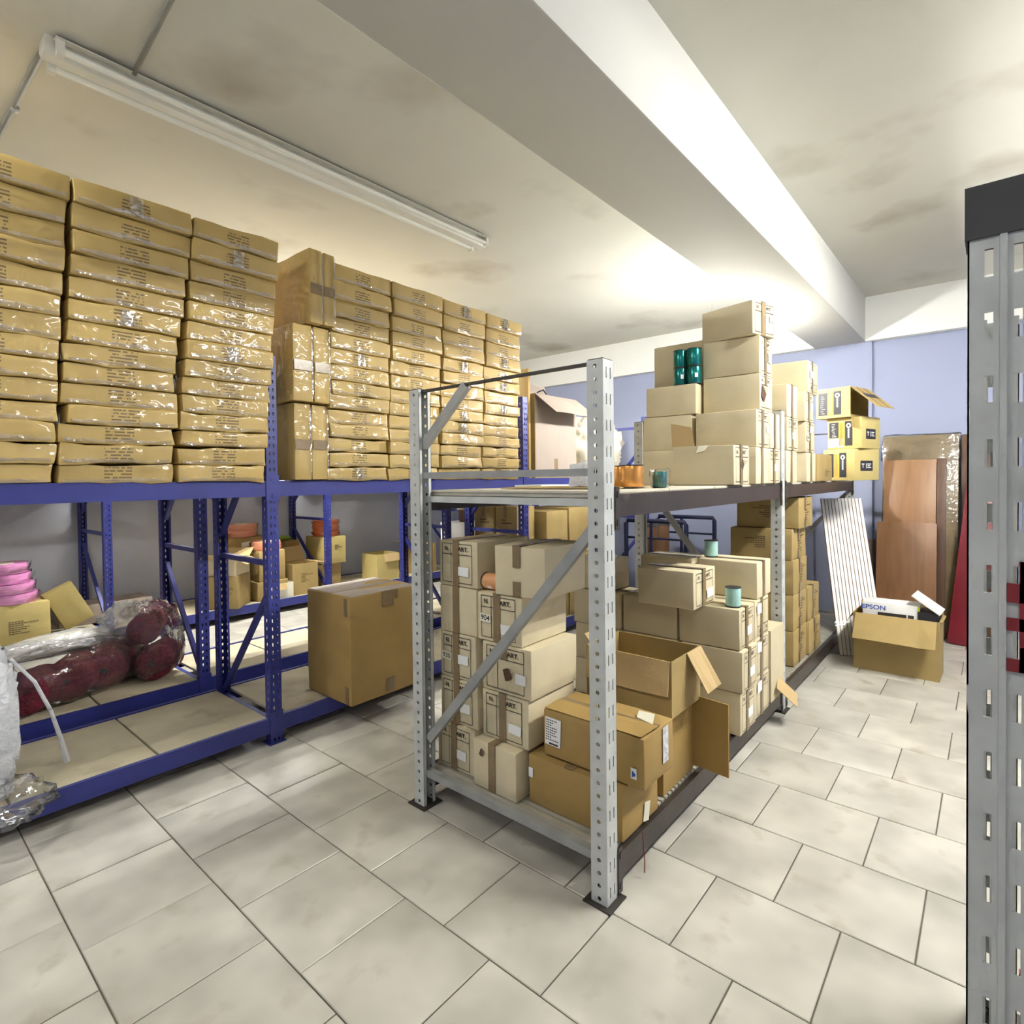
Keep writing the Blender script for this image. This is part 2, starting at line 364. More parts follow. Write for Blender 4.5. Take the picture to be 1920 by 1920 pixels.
# ---- ceiling lamps
def batten(label, x, y, length, z=ZC, lit=0.0, along_y=True, drop=0.0):
    t = empty('batten_lamp', (x, y, z - drop), 0 if along_y else math.pi/2)
    tag(t, label, 'lamp', 'twin tube batten lamps')
    L2 = length / 2
    # housing: trapezoid section along local Y
    s = [(-0.055, 0), (0.055, 0), (0.055, -0.035), (0.03, -0.07), (-0.03, -0.07), (-0.055, -0.035)]
    v = [(a, -L2, b) for a, b in s] + [(a, L2, b) for a, b in s]; n = len(s)
    obj('housing', MB().add(v, [tuple(range(n)), tuple(range(2*n-1, n-1, -1))] + [(i, n+i, n+(i+1) % n, (i+1) % n) for i in range(n)]).mesh('housing'), MT['fixture'], t)
    # the wide reflector tray
    v = [(-0.115, -L2+.03, -0.028), (-0.05, -L2+.03, -0.012), (-0.05, L2-.03, -0.012), (-0.115, L2-.03, -0.028), (-0.115, -L2+.03, -0.024), (-0.05, -L2+.03, -0.008), (-0.05, L2-.03, -0.008), (-0.115, L2-.03, -0.024)]
    fs = [(0,1,2,3),(7,6,5,4),(0,4,5,1),(1,5,6,2),(2,6,7,3),(3,7,4,0)]
    obj('reflector', MB().add(v, fs).add([(-a, b, c) for a, b, c in v], [q[::-1] for q in fs]).mesh('reflector'), MT['fixture'], t)
    tm = emit('lit_tube', LAMP_COL, lit) if lit else MT['tube_off']
    for sx in (-0.082, 0.082):
        obj('tube', autosmooth(MB().tube([(sx, -L2+.05, -0.062), (sx, L2-.05, -0.062)], 0.016, 10).mesh('tube')), tm, t)
        for sy in (-1, 1):
            obj('lamp_holder', MB().box((sx-.018, sy*(L2-.05)-.014, -0.085), (sx+.018, sy*(L2-.05)+.014, -0.015)).mesh('lamp_holder'), MT['fixture'], t)
    return t
batten('long unlit twin tube batten lamp over the aisle', -3.235, 2.04, 2.86)
batten('lit twin tube batten lamp right of the white beam', 0.90, 3.95, 2.4, lit=LAMP['right_aisle'])
batten('lit twin tube batten lamp above the aisle by the left wall', -6.05, 3.3, 2.4, lit=LAMP['far_aisle'])
batten('added fill batten lamp behind the viewer', 0.7, -0.9, 1.2, lit=LAMP['entrance_fill'])  # added fill, unseen: brightens faces turned to the camera
batten('added fill batten lamp behind the viewer on the left', -3.2, -.42, 1.2, lit=LAMP['left_rear_fill'])  # invented fill lamp out of view, lifts the left floor and carton fronts
batten('added fill batten lamp behind the viewer left of the white beam', -1.95, -1.3, 1.2, lit=LAMP['centre_rear_fill'])  # extra unseen fill, added only to balance the light from behind
# a hanging bulb behind the tall carton tower
t = tag(empty('pendant_lamp', (-2.08, 5.45, 2.92)), 'bare pendant bulb hidden behind the tall carton tower', 'lamp')
obj('ceiling_rose', MB().lathe([(0.02, .675), (0.05, .69), (0.05, .71)], 16).mesh('ceiling_rose'), MT['fixture'], t)
obj('cord', MB().tube([(0, 0, .69), (0, 0, -0.14)], 0.0025, 6).mesh('cord'), MT['white'], t)
obj('socket', MB().lathe([(0.02, -0.2), (0.022, -0.14), (0.012, -0.13)], 14).mesh('socket'), MT['conduit'], t)
obj('bulb', autosmooth(MB().lathe([(0.012, -0.32), (0.035, -0.31), (0.05, -0.275), (0.042, -0.235), (0.022, -0.2)], 16).mesh('bulb')), emit('lit_bulb', LAMP_COL, LAMP['mid_aisle'] * 12), t)
# conduits on the ceiling
def conduit(label, pts, r=0.011):
    t = tag(empty('ceiling_conduit', pts[0]), label, 'conduit')
    p0 = Vector(pts[0]); q = [Vector(p) - p0 for p in pts]
    obj('pipe', autosmooth(MB().tube(q, r, 8).mesh('pipe')), MT['conduit'], t)
    mid = (q[0] + q[-1]) / 2
    d = (q[-1] - q[0]).normalized()
    obj('clip', MB().tube([mid - d*.012, mid + d*.012], r*1.4, 8).mesh('clip'), MT['galvd'], t)
conduit('dark conduit running to the left end of the unlit batten lamp', [(-4.6, 0.60, ZC-.012), (-3.3, 0.625, ZC-.012), (-3.2, 0.64, ZC-.03)], 0.013)
conduit('thin conduit meeting the unlit batten lamp from the upper edge', [(-3.14, 0.94, ZC-.02), (-2.5, 0.90, ZC-.012), (-1.66, 0.85, ZC-.012)], 0.012)
t = tag(empty('ceiling_box', (-2.2, 1.02, ZC)), 'small grey box on the ceiling at the top edge', 'box')
obj('box_body', soft_box('box_body', 0.10, 0.13, 0.045, 0.006, 1), MT['galvd'], t, (0, 0, -0.045))
# ================================================================== RACKS
def perf_face(mb, o, u, v, W, H, cols, pitch, hole, shape, v0=0.0):
    """perforated sheet: real holes. o corner, u/v unit vectors"""
    o, u, v = Vector(o), Vector(u), Vector(v)
    cols = sorted(cols); bounds = [0.0] + [(cols[i] + cols[i+1]) / 2 for i in range(len(cols)-1)] + [W]
    P = lambda a, b: o + u * a + v * b
    n = int((H - v0) / pitch)
    if v0 > 0: mb.quad(P(0, 0), P(W, 0), P(W, v0), P(0, v0))
    ru, rv = hole
    for r in range(n):
        b0, b1 = v0 + r*pitch, v0 + (r+1)*pitch; vc = (b0 + b1) / 2
        for ci, c in enumerate(cols):
            a0, a1 = bounds[ci], bounds[ci+1]
            out = [P(a0,b0),P(c,b0),P(a1,b0),P(a1,vc),P(a1,b1),P(c,b1),P(a0,b1),P(a0,vc)]
            if shape == 'slot': pp = [(-1,-1),(0,-1),(1,-1),(1,0),(1,1),(0,1),(-1,1),(-1,0)]
            elif shape == 'key': pp = [(-.45,-1),(0,-1.1),(.45,-1),(.8,.1),(.85,.75),(0,1),(-.85,.75),(-.8,.1)]
            else: pp = [(-.7,-.7),(0,-1),(.7,-.7),(1,0),(.7,.7),(0,1),(-.7,.7),(-1,0)]
            inn = [P(c + ru*x, vc + rv*y) for x, y in pp]
            mb.add(out + inn, [(i, (i+1) % 8, 8+(i+1) % 8, 8+i) for i in range(8)])
    top = v0 + n*pitch
    if H - top > 1e-4: mb.quad(P(0, top), P(W, top), P(W, H), P(0, H))
def post_mesh(name, W, D, H, cols, pitch, hole, shape, spitch, shole, sshape, lip=0.014):
    """C-section upright; perforated front looks to +X (front at x=0), sides to +-Y"""
    mb = MB()
    perf_face(mb, (0, -W/2, 0), (0, 1, 0), (0, 0, 1), W, H, cols, pitch, hole, shape)
    perf_face(mb, (-D, -W/2, 0), (1, 0, 0), (0, 0, 1), D, H, [D*0.5], spitch, shole, sshape)
    perf_face(mb, (0, W/2, 0), (-1, 0, 0), (0, 0, 1), D, H, [D*0.5], spitch, shole, sshape)
    mb.quad((-D, -W/2, 0), (-D, -W/2, H), (-D, -W/2+lip, H), (-D, -W/2+lip, 0))
    mb.quad((-D, W/2, 0), (-D, W/2-lip, 0), (-D, W/2-lip, H), (-D, W/2, H))
    return mb.mesh(name, merge=True)
def add_post(parent, me, mat, x, y, rz, th=0.0025):
    o = obj('post', me, mat, parent, (x, y, 0), (0, 0, rz))
    m = o.modifiers.new('sheet', 'SOLIDIFY'); m.thickness = th; m.offset = -1
    return o
BW, BD, BH = 0.072, 0.07, 2.44
blue_post = post_mesh('blue_post', BW, BD, BH, [0.022, 0.05], 0.05, (0.0065, 0.011), 'key', 0.05, (0.0075, 0.0115), 'key')
def plate(parent, x0, x1, y0, y1, mat=None): return obj('base_plate', MB().box((x0, y0, 0), (x1, y1, 0.006)).mesh('base_plate'), mat or MT['basepl'], parent)
def beam_y(parent, xf, sgn, y0, y1, z0, z1, mat, depth=0.045, name='beam'):
    """step beam along Y: face at xf looking to sgn*X, with a ledge for the deck"""
    s = [(0, z0), (0, z1), (-depth*0.55, z1), (-depth*0.55, z1-0.028), (-depth, z1-0.028), (-depth, z0)]
    v = [(xf + sgn*a, y0, b) for a, b in s] + [(xf + sgn*a, y1, b) for a, b in s]; n = len(s)
    return obj(name, MB().add(v, [tuple(range(n)), tuple(range(2*n-1, n-1, -1))] + [(i, n+i, n+(i+1) % n, (i+1) % n) for i in range(n)]).mesh(name), mat, parent)
def connector(parent, xf, sgn, yc, z0, z1, mat, w=0.05):
    x0, x1 = sorted((xf + sgn*0.0005, xf + sgn*0.006))
    o = obj('connector', MB().box((x0, yc - w/2, z0), (x1, yc + w/2, z1)).mesh('connector'), mat, parent)
    for zz in (z0 + 0.03, z1 - 0.03):
        obj('hook', MB().box((x1 if sgn > 0 else x0 - .003, yc - .006, zz - .012), (x1 + .003 if sgn > 0 else x0, yc + .006, zz + .012)).mesh('hook'), mat, o)
    return o
def blue_rack(label, xf, xr, frames, zig, levels, boards=True, post_h=None):
    t = tag(empty('pallet_rack', (xf, frames[0], 0)), label, 'rack', 'blue pallet racks')
    P = lambda p: (p[0] - xf, p[1] - frames[0], p[2])
    def reparent(o): o.location = (o.location[0] - xf, o.location[1] - frames[0], o.location[2]); return o
    for y in frames:
        reparent(add_post(t, blue_post, MT['blue'], xf, y, 0)); reparent(add_post(t, blue_post, MT['blue'], xr, y, math.pi))
        for x in (xf - BD/2, xr + BD/2): reparent(plate(t, x - .05, x + .05, y - .055, y + .055, MT['blue']))
        a, b = xf - BD + .005, xr + BD - .005
        segs = [((b, .17), (a, .95)), ((b, 1.13), (a, 1.13)), ((b, 1.28), (a, 2.06)), ((b, 2.3), (a, 2.3)), ((b, .12), (a, .12))]
        if zig < 0: segs = [((a, .2), (b, .98)), ((b, 1.13), (a, 1.13)), ((b, 1.35), (a, 2.1)), ((b, 2.3), (a, 2.3)), ((b, .12), (a, .12))]
        for (p, q) in segs:
            reparent(obj('brace', MB().bar((p[0], y, p[1]), (q[0], y, q[1]), 0.03, 0.034).mesh('brace'), MT['blue'], t))
    for i in range(len(frames) - 1):
        y0, y1 = frames[i] + BW/2 + .001, frames[i+1] - BW/2 - .001
        for (z0, z1) in levels:
            for x, s in ((xf, 1), (xr, -1)):
                reparent(beam_y(t, x, s, y0, y1, z0, z1, MT['blue']))
            if boards:
                n = max(1, round((y1 - y0) / 0.55)); w = (y1 - y0) / n
                for k in range(n):
                    bo = soft_box('deck_board', xf - xr - 0.06, w - 0.012, 0.02, 0.003, 1)
                    reparent(obj('deck_board', bo, MT['deckboard'], t, ((xf+xr)/2 + rnd.uniform(-.004, .004), y0 + w*(k+.5), z1 - 0.027), (0, 0, rnd.uniform(-.006, .006))))
    for y in frames:
        for (z0, z1) in levels:
            for x, s in ((xf, 1), (xr, -1)): reparent(connector(t, x, s, y, z0 - .03, z1 + .035, MT['blue'], BW + .012))
    return t
R1 = (-3.45, -4.26); R2 = (-4.54, -5.35); R3 = (-6.83, -7.82)
LV = [(0.07, 0.168), (1.557, 1.655)]
blue_rack('blue pallet rack nearest the aisle carrying the tall carton stacks', R1[0], R1[1], [-0.80, 1.74, 4.27, 6.80], 1, LV)
blue_rack('middle blue pallet rack back to back with the front one', R2[0], R2[1], [-0.80, 1.74, 4.27, 6.8], -1, LV)
blue_rack('blue pallet rack standing along the grey left wall', R3[0], R3[1], [-0.80, 1.72, 4.22, 6.75], -1, LV)
# ---- grey rack in the middle
GW, GD, GH = 0.078, 0.072, 2.10
grey_post = post_mesh('grey_post', GW, GD, GH, [0.024, 0.054], 0.10, (0.0035, 0.021), 'slot', 0.05, (0.0085, 0.009), 'round', 0.018)
GXR, GXL = -1.122, -2.252
GY = [1.895, 4.245, 6.86]
g = tag(empty('storage_rack', (GXR, GY[0], 0)), 'grey steel rack with dark beams in the middle of the room', 'rack')
def G(o): o.location = (o.location[0] - GXR, o.location[1] - GY[0], o.location[2]); return o
DZ1, DZ0 = 1.598, 0.172
for y in GY:
    G(add_post(g, grey_post, MT['galv'], GXR, y, 0)); G(add_post(g, grey_post, MT['galv'], GXL, y, math.pi))
    for x in (GXR - GD/2, GXL + GD/2):
        G(plate(g, x - .062, x + .062, y - .062, y + .062))
        G(obj('post_cap', MB().box((x - GD/2 + .003, y - GW/2 + .003, GH), (x + GD/2 - .003, y + GW/2 - .003, GH + .004)).mesh('post_cap'), MT['basepl'], g))
    a, b = GXR - GD + .004, GXL + GD - .004
    yb = y - 0.006
    for (p, q, w, h) in (((b, 1.672), (a, 1.672), .03, .03), ((b, .17), (a, .17), .034, .034), ((b + .02, .345), (a, 1.45), .03, .042) if y != GY[1] else ((a - .02, .345), (b, 1.62), .03, .042), ((b + .005, 1.82), (b + .31, 2.09), .03, .042)):
        G(obj('brace', MB().bar((p[0], yb, p[1]), (q[0], yb, q[1]), w, h).mesh('brace'), MT['galvd'], g))
    G(obj('top_rod', MB().bar((b - .03, yb, 2.093), (a + .03, yb, 2.093), .02, .012).mesh('top_rod'), MT['basepl'], g))
for i in range(2):
    y0, y1 = GY[i] + GW/2 + .002, GY[i+1] - GW/2 - .002
    for (z0, z1) in ((0.065, 0.165), (1.495, 1.585)):
        for x, s in ((GXR, 1), (GXL, -1)):
            G(beam_y(g, x, s, y0, y1, z0, z1, MT['darkbeam'], 0.05))
            for yy, w in ((y0 + .012, .03), (y1 - .012, .03)):
                G(connector(g, x, s, yy, z0 - .05, z1 + .03, MT['darkbeam'], w))
    # steel deck slats, too fine to lift one by one
    for zt in (DZ0, DZ1 - .012):
        mb = MB(); y = y0 + .01
        while y < y1 - .03:
            mb.box((GXL + .03, y, zt - .016), (GXR - .03, y + .026, zt)); y += .037
        o = G(obj('deck_slats', mb.mesh('deck_slats'), MT['slat'], g)); o['kind'] = 'stuff'
    n = 4; w = (y1 - y0) / n
    for k in range(n):
        G(obj('deck_board', soft_box('deck_board', GXR - GXL - .075, w - .008, .011, .002, 1), MT['deckpale'], g, ((GXR+GXL)/2, y0 + w*(k+.5), DZ1 - .0115)))
    G(obj('deck_bar', MB().box((GXL + .05, GY[i] + .02, 1.537), (GXR - .05, GY[i] + .05, 1.567)).mesh('deck_bar'), MT['galv'], g))
# ---- near rack on the right: one upright in view
big_post = post_mesh('right_post', 0.088, 0.072, 2.10, [0.027, 0.063], 0.102, (0.0055, 0.0225), 'slot', 0.05, (0.0065, 0.0075), 'round', 0.018)
g2 = tag(empty('storage_rack', (0.01, 1.2, 0)), 'grey rack with red beams cut off by the right edge', 'rack')
o = add_post(g2, big_post, MT['galv'], 0, 0, -math.pi/2)
obj('stiffening_rib', MB().bar((.001, -.0015, 0), (.001, -.0015, 2.1), .009, .004, (0, 1, 0)).mesh('stiffening_rib'), MT['galv'], g2)
o = add_post(g2, big_post, MT['galv'], 0, 1.05, math.pi/2)
o = add_post(g2, big_post, MT['galv'], 2.4, 0, -math.pi/2)
o = add_post(g2, big_post, MT['galv'], 2.4, 1.05, math.pi/2)
for x in (0, 2.4):
    for y in (.036, 1.05 - .036): plate(g2, x - .062, x + .062, y - .062, y + .062)
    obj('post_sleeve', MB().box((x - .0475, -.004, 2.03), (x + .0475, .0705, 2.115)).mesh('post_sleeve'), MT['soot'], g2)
    for (p, q) in (((.07, .17), (.98, .17)), ((.07, .35), (.98, 1.45)), ((.07, 1.67), (.98, 1.67))):
        obj('brace', MB().bar((x, p[0], p[1]), (x, q[0], q[1]), .03, .034).mesh('brace'), MT['galvd'], g2)
for (z0, z1) in ((0.065, 0.165), (1.36, 1.46)):
    for yy in (0, 1.05):
        obj('beam', MB().box((.05, yy - .02 if yy else -.0, z0), (2.35, yy if yy else .045, z1)).mesh('beam'), MT['redsteel'], g2)
mb = MB()
for (a, b) in ((1.335, 1.355), (1.355, 1.375), (1.40, 1.42), (1.445, 1.475), (1.475, 1.51)):
    mb.box((.006 if (a in (1.335, 1.40, 1.445)) else .022, -.0065, a), (.085, -.001, b))
mb.box((.021, -.0065, 1.335), (.085, -.001, 1.51))
obj('connector', mb.mesh('connector'), MT['redsteel'], g2)
for k in range(4): obj('deck_board', soft_box('deck_board', .56, .96, .015, .003, 1), MT['deckpale'], g2, (.36 + .57*k, .525, 1.46))
# ================================================================== CARTONS
def lines(mb, x0, x1, z0, z1, y, t):   # a thin printed stroke
    if x1 - x0 < z1 - z0: mb.quad((x0-t/2, y, z0), (x0+t/2, y, z0), (x1+t/2, y, z1), (x1-t/2, y, z1))
    else: mb.quad((x0, y, z0-t/2), (x1, y, z1-t/2), (x1, y, z1+t/2), (x0, y, z0+t/2))
def article_print(w, h, y, flip=False):
    mb = MB(); X = lambda u: (u - .5) * w; Z = lambda v: (1 - v) * h; t = .0032
    lines(mb, X(.1), X(.86), Z(.07), Z(.07), y, t); lines(mb, X(.1), X(.86), Z(.30), Z(.30), y, t); lines(mb, X(.1), X(.86), Z(.92), Z(.92), y, t)
    for u in (.1, .33, .86): lines(mb, X(u), X(u), Z(.92), Z(.07), y, t)
    put_text(mb, 'N.', .030*h/.235, X(.215), Z(.185), y, .0009, 1.0)
    put_text(mb, 'ART.', .030*h/.235, X(.645), Z(.185), y, .0009, 1.12)
    if flip: mb.v = [Vector((-p.x, p.y, h - p.z)) for p in mb.v]
    return mb.mesh('article_print')
def strip(name, a, b, mat, parent): return obj(name, MB().box(a, b).mesh(name), mat, parent)
CACHE = {}
def carton(label, X, Y, Z, face='-Y', mat='beige', rz=0.0, pr=False, flip=False, tape='full', stick=None, num=None, group=None, name='carton', amp=0.0025, toptape=True, r=0.006, hole=None, textblock=None, cat='carton'):
    (x0, x1), (y0, y1), (z0, z1) = X, Y, Z
    if face == '-Y': w, d, a = x1-x0, y1-y0, 0.0
    else: w, d, a = y1-y0, x1-x0, math.pi/2
    h = z1 - z0
    t = tag(empty(name, ((x0+x1)/2, (y0+y1)/2, z0), a + rz), label, cat, group)
    obj('body', soft_box('body', w-.003, d-.003, h-.0015, r, 3, amp, seed=rnd.random()*50, freq=5), MT[mat], t)
    yf = -d/2 - .0005 - amp*.55
    tx = -.045*w; tw = .043
    if pr: obj('article_print', article_print(w, h, yf), MT['ink'], t) if not flip else obj('article_print', article_print(w, h, yf, True), MT['ink'], t)
    yt = yf - .0011
    if tape == 'full': strip('tape', (tx-tw/2, yt, .002), (tx+tw/2, yf-.0003, h+.0022), MT['tape'], t)
    elif tape == 'ends':
        strip('tape', (tx-tw/2, yt, h*.58), (tx+tw/2, yf-.0003, h+.0022), MT['tape'], t)
        strip('tape', (tx-tw/2, yt, .002), (tx+tw/2, yf-.0003, h*.30), MT['tape'], t)
    elif tape == 'top': strip('tape', (tx-tw/2, yt, h*.72), (tx+tw/2, yf-.0003, h+.0022), MT['tape'], t)
    if toptape: strip('tape', (tx-tw/2, yt, h+amp*.5), (tx+tw/2, d/2, h+amp*.5+.0012), MT['tape'], t)
    if stick:
        u, v, su, sv = stick
        s = obj('sticker', MB().box((-su/2*w, -.0008, -sv/2*h), (su/2*w, .0008, sv/2*h)).mesh('sticker'), MT['white'] if mat == 'beige' else MT['paper'], t, ((u-.5)*w, yt-.0012, (1-v)*h), (0, rnd.uniform(-.06, .06), 0))
    if num:
        s = obj('number_sticker', MB().box((-.034, -.0008, -.02), (.034, .0008, .02)).mesh('number_sticker'), MT['paper'], t, (-.30*w, yt-.0012, .47*h), (0, .05, 0))
        m2 = MB(); put_text(m2, num, .036, 0, 0, -.0016, .0004, 1.05); obj('number', m2.mesh('number'), MT['ink'], s)
    if hole:
        u, v, s = hole; m2 = MB(); n = 9
        pts = [((u-.5)*w + s*math.cos(2*math.pi*k/n)*rnd.uniform(.5, 1.1), yt-.0008, (1-v)*h + s*1.2*math.sin(2*math.pi*k/n)*rnd.uniform(.5, 1.1)) for k in range(n)]
        m2.quad(*pts); obj('torn_hole', m2.mesh('torn_hole'), MT['woodd'], t)
        m3 = MB().add([(pts[0][0], pts[0][1], pts[0][2]), (pts[2][0], pts[2][1], pts[2][2]), (pts[1][0]+s*.9, pts[1][1]-.02, pts[1][2]+s*.3)], [(0, 1, 2), (2, 1, 0)])
        obj('torn_flap', m3.mesh('torn_flap'), MT['paper'], t)
    if textblock:
        u, v, wd, ht, rows = textblock; m2 = MB()
        for k in range(rows):
            L_ = wd * (1 if k == 1 else rnd.uniform(.35, .75)); zz = (1-v)*h - ht*k/rows
            for q in range(max(2, int(L_/.022))):
                xx = (u-.5)*w + q*.022
                m2.quad((xx, yf-.0006, zz), (xx+.019, yf-.0006, zz), (xx+.019, yf-.0006, zz+ht/rows*.42), (xx, yf-.0006, zz+ht/rows*.42))
        obj('print_lines', m2.mesh('print_lines'), MT['inkbrown'], t)
    return t
# ---- flat film-wrapped cartons on the blue rack
zS = [1.662,1.748,1.850,1.945,2.042,2.145,2.245,2.345,2.455,2.56,2.672,2.782,2.90,3.025,3.15]
stacks = [((.12,.648),(.17,.715),'leftmost stack cut by the left edge'), ((.66,1.165),(.73,1.25),'second stack from the left edge'), ((1.19,1.685),(1.253,1.735),'third stack beside the blue post'),
          ((2.118,2.612),(2.095,2.58),'fourth stack right of the upright cartons'), ((2.625,3.125),(2.588,3.075),'fifth stack'), ((3.135,3.625),(3.088,3.565),'sixth stack'), ((3.635,4.15),(3.58,4.03),'last stack before the second blue post')]
def flat_mat():
    """film-wrapped kraft with a block of printed text rows in the middle of the face"""
    m = MT['flat'].copy(); m.name = 'film_wrapped_printed_kraft'; nt = m.node_tree; N, L = nt.nodes, nt.links
    b = N['Principled BSDF']; src = b.inputs['Base Color'].links[0].from_socket
    tc = N.new('ShaderNodeTexCoord'); sp = N.new('ShaderNodeSeparateXYZ'); L.new(tc.outputs['Object'], sp.inputs[0])
    def math_(op, a, bb=None, v=None):
        n = N.new('ShaderNodeMath'); n.operation = op; L.new(a, n.inputs[0])
        if bb is not None: L.new(bb, n.inputs[1])
        elif v is not None: n.inputs[1].default_value = v
        return n.outputs[0]
    x, z = sp.outputs['X'], sp.outputs['Z']
    inx = math_('LESS_THAN', math_('ABSOLUTE', x), v=.062)
    rows = math_('GREATER_THAN', math_('FRACT', math_('MULTIPLY', z, v=60.0)), v=.52)
    zz = math_('FLOOR', math_('MULTIPLY', z, v=60.0))
    cb = N.new('ShaderNodeCombineXYZ'); L.new(math_('MULTIPLY', x, v=55.0), cb.inputs[0]); L.new(math_('MULTIPLY', zz, v=3.7), cb.inputs[1])
    oi = N.new('ShaderNodeObjectInfo'); L.new(math_('MULTIPLY', oi.outputs['Random'], v=40.0), cb.inputs[2])
    t = N.new('ShaderNodeTexNoise'); t.inputs['Scale'].default_value = 1.0; t.inputs['Detail'].default_value = 1; L.new(cb.outputs[0], t.inputs['Vector'])
    dash = math_('GREATER_THAN', t.outputs[0], v=.42)
    zin = math_('MULTIPLY', math_('GREATER_THAN', z, v=.014), math_('LESS_THAN', z, v=.092))
    mask = math_('MULTIPLY', math_('MULTIPLY', math_('MULTIPLY', inx, rows), dash), zin)
    mask = math_('MULTIPLY', mask, v=.8)
    mx = N.new('ShaderNodeMix'); mx.data_type = 'RGBA'; mx.inputs[7].default_value = (.09, .055, .025, 1)
    L.new(mask, mx.inputs[0]); L.new(src, mx.inputs[6]); L.new(mx.outputs[2], b.inputs['Base Color'])
    return m
MT['flatp'] = flat_mat()
for si, (bot, top, where) in enumerate(stacks):
    for i in range(14):
        u = (i + .5) / 14
        xf = -3.435 + .135 * u + rnd.uniform(-.012, .012)
        f = -xf / 3.42
        off = 0.0 if si < 3 else -.008 * (si - 2)
        z0 = 1.651 if i == 0 else 1.65 + (zS[i] + off*i/14 - 1.65) * (3.435 - .135*i/14) / 3.42
        z1 = 1.65 + (zS[i+1] + off*(i+1)/14 - 1.65) * (3.435 - .135*(i+1)/14) / 3.42
        y0 = bot[0] + (top[0] - bot[0]) * u + rnd.uniform(-.005, .005); y1 = bot[1] + (top[1] - bot[1]) * u + rnd.uniform(-.005, .005)
        if si == 1 and i == 3: y0 += .025
        if si == 1 and 5 <= i <= 8: y1 -= .02
        k = 13 - i
        nm = ('topmost' if k == 0 else 'bottom' if i == 0 else ORD[k] + ' from top')
        t = tag(empty('flat_carton', (xf - .3, (y0+y1)/2, z0), math.pi/2 + rnd.uniform(-.015, .015)), 'flat film-wrapped brown carton, %s, %s' % (nm, where), 'carton', 'flat cartons stacked on the blue rack')
        h = z1 - z0 - .0025
        crumple = .017 if (i < 4 or rnd.random() < .25) else .009
        obj('body', soft_box('body', y1-y0-.006, .6, h, .007, 5, crumple, seed=rnd.random()*90, freq=8), MT['flatp'], t)
        # film strap round the carton: glossy tape along the middle
        if rnd.random() < .15: strip('seam_tape', (-.03, -.312, .01), (.03, -.3105, h-.01), MT['filmedge'], t)
        fm = MB(); n = 10                                # loose film edge along the lower front
        W2 = (y1-y0)/2 - .02
        zz = [(.004 + .006*rnd.random(), .018 + .014*rnd.random()) for _ in range(n+1)]
        for q in range(n):
            xa, xb = -W2 + 2*W2*q/n, -W2 + 2*W2*(q+1)/n
            fm.quad((xa, -.306-.004*rnd.random(), zz[q][0]), (xb, -.306-.004*rnd.random(), zz[q+1][0]), (xb, -.311, zz[q+1][1]), (xa, -.311, zz[q][1]))
        obj('film_edge', fm.mesh('film_edge', True), MT['filmedge'], t)
# cartons standing on end between the third and fourth stack
up = [((1.862,1.983),(1.66,2.155)), ((1.987,2.108),(1.66,2.155)), ((1.835,1.975),(2.162,2.655)), ((1.98,2.10),(2.162,2.655)), ((1.93,2.025),(2.662,3.135)), ((2.028,2.115),(2.662,3.13))]
for k, ((y0, y1), (z0, z1)) in enumerate(up):
    row = ('bottom', 'middle', 'top')[k // 2]
    xf = -3.41 + .05 * (k // 2)
    t = tag(empty('flat_carton', (xf - .3, (y0+y1)/2, z0), math.pi/2 + .02), 'film-wrapped carton standing on end, %s one of the %s pair beside the blue post' % ('left' if k % 2 == 0 else 'right', row), 'carton', 'flat cartons stacked on the blue rack')
    h = z1 - z0 - .003
    obj('body', soft_box('body', y1-y0-.004, .6, h, .007, 4, .006, seed=k*7.7, freq=6), MT['flat'], t)
    strip('tape', (-(y1-y0)/2+.006, -.3075, h*.40), ((y1-y0)/2-.006, -.3062, h*.53), MT['tape'], t)
    strip('film_edge', ((y1-y0)/2-.012, -.309, .02), ((y1-y0)/2-.002, -.3065, h-.02), MT['filmedge'], t)
# ---- article cartons on the low deck of the grey rack, near end
GA = 'beige article cartons on the grey rack'
def AC(label, X, Y, Z, **k): return carton(label, X, Y, Z, group=GA, **k)
near = 'pile at the near end of the grey rack'
AC('beige article carton at the bottom left of the near pile, behind the diagonal brace', (-2.215,-1.945), (1.985,2.355), (.175,.405), pr=True, stick=(.66,.62,.24,.2))
AC('beige carton second from the bottom in the left column of the near pile', (-2.205,-1.937), (2.0,2.37), (.406,.636), pr=True, stick=(.68,.60,.26,.2))
AC('beige article carton with a 930 sticker in the left column of the near pile', (-2.20,-1.945), (2.0,2.37), (.637,.868), pr=True, num='930', stick=(.66,.55,.28,.2))
AC('plain beige carton with one tape strip in the left column of the near pile', (-2.203,-1.939), (2.0,2.37), (.87,1.107), rz=.01)
AC('topmost beige article carton in the left column of the near pile', (-2.203,-1.927), (2.0,2.40), (1.109,1.34), pr=True, stick=(.66,.66,.26,.2))
AC('beige carton with a small torn hole at the foot of the near pile', (-1.92,-1.647), (1.945,2.315), (.175,.402), hole=(.22,.25,.02))
AC('beige article carton second from the bottom in the right column of the near pile', (-1.906,-1.615), (2.0,2.37), (.404,.632), pr=True, stick=(.72,.66,.26,.2))
AC('beige article carton torn open in the middle of its printed end', (-1.902,-1.597), (2.0,2.37), (.634,.868), pr=True, stick=(.80,.62,.2,.2), hole=(.55,.56,.034), tape='top')
AC('beige article carton with a 904 sticker', (-1.932,-1.655), (2.0,2.37), (.87,1.104), pr=True, num='904', stick=(.66,.70,.22,.2), rz=.02)
AC('beige carton turned outward on top of the near pile with a broken tape strip', (-1.815,-1.525), (1.995,2.355), (1.106,1.34), tape='ends', rz=.06)
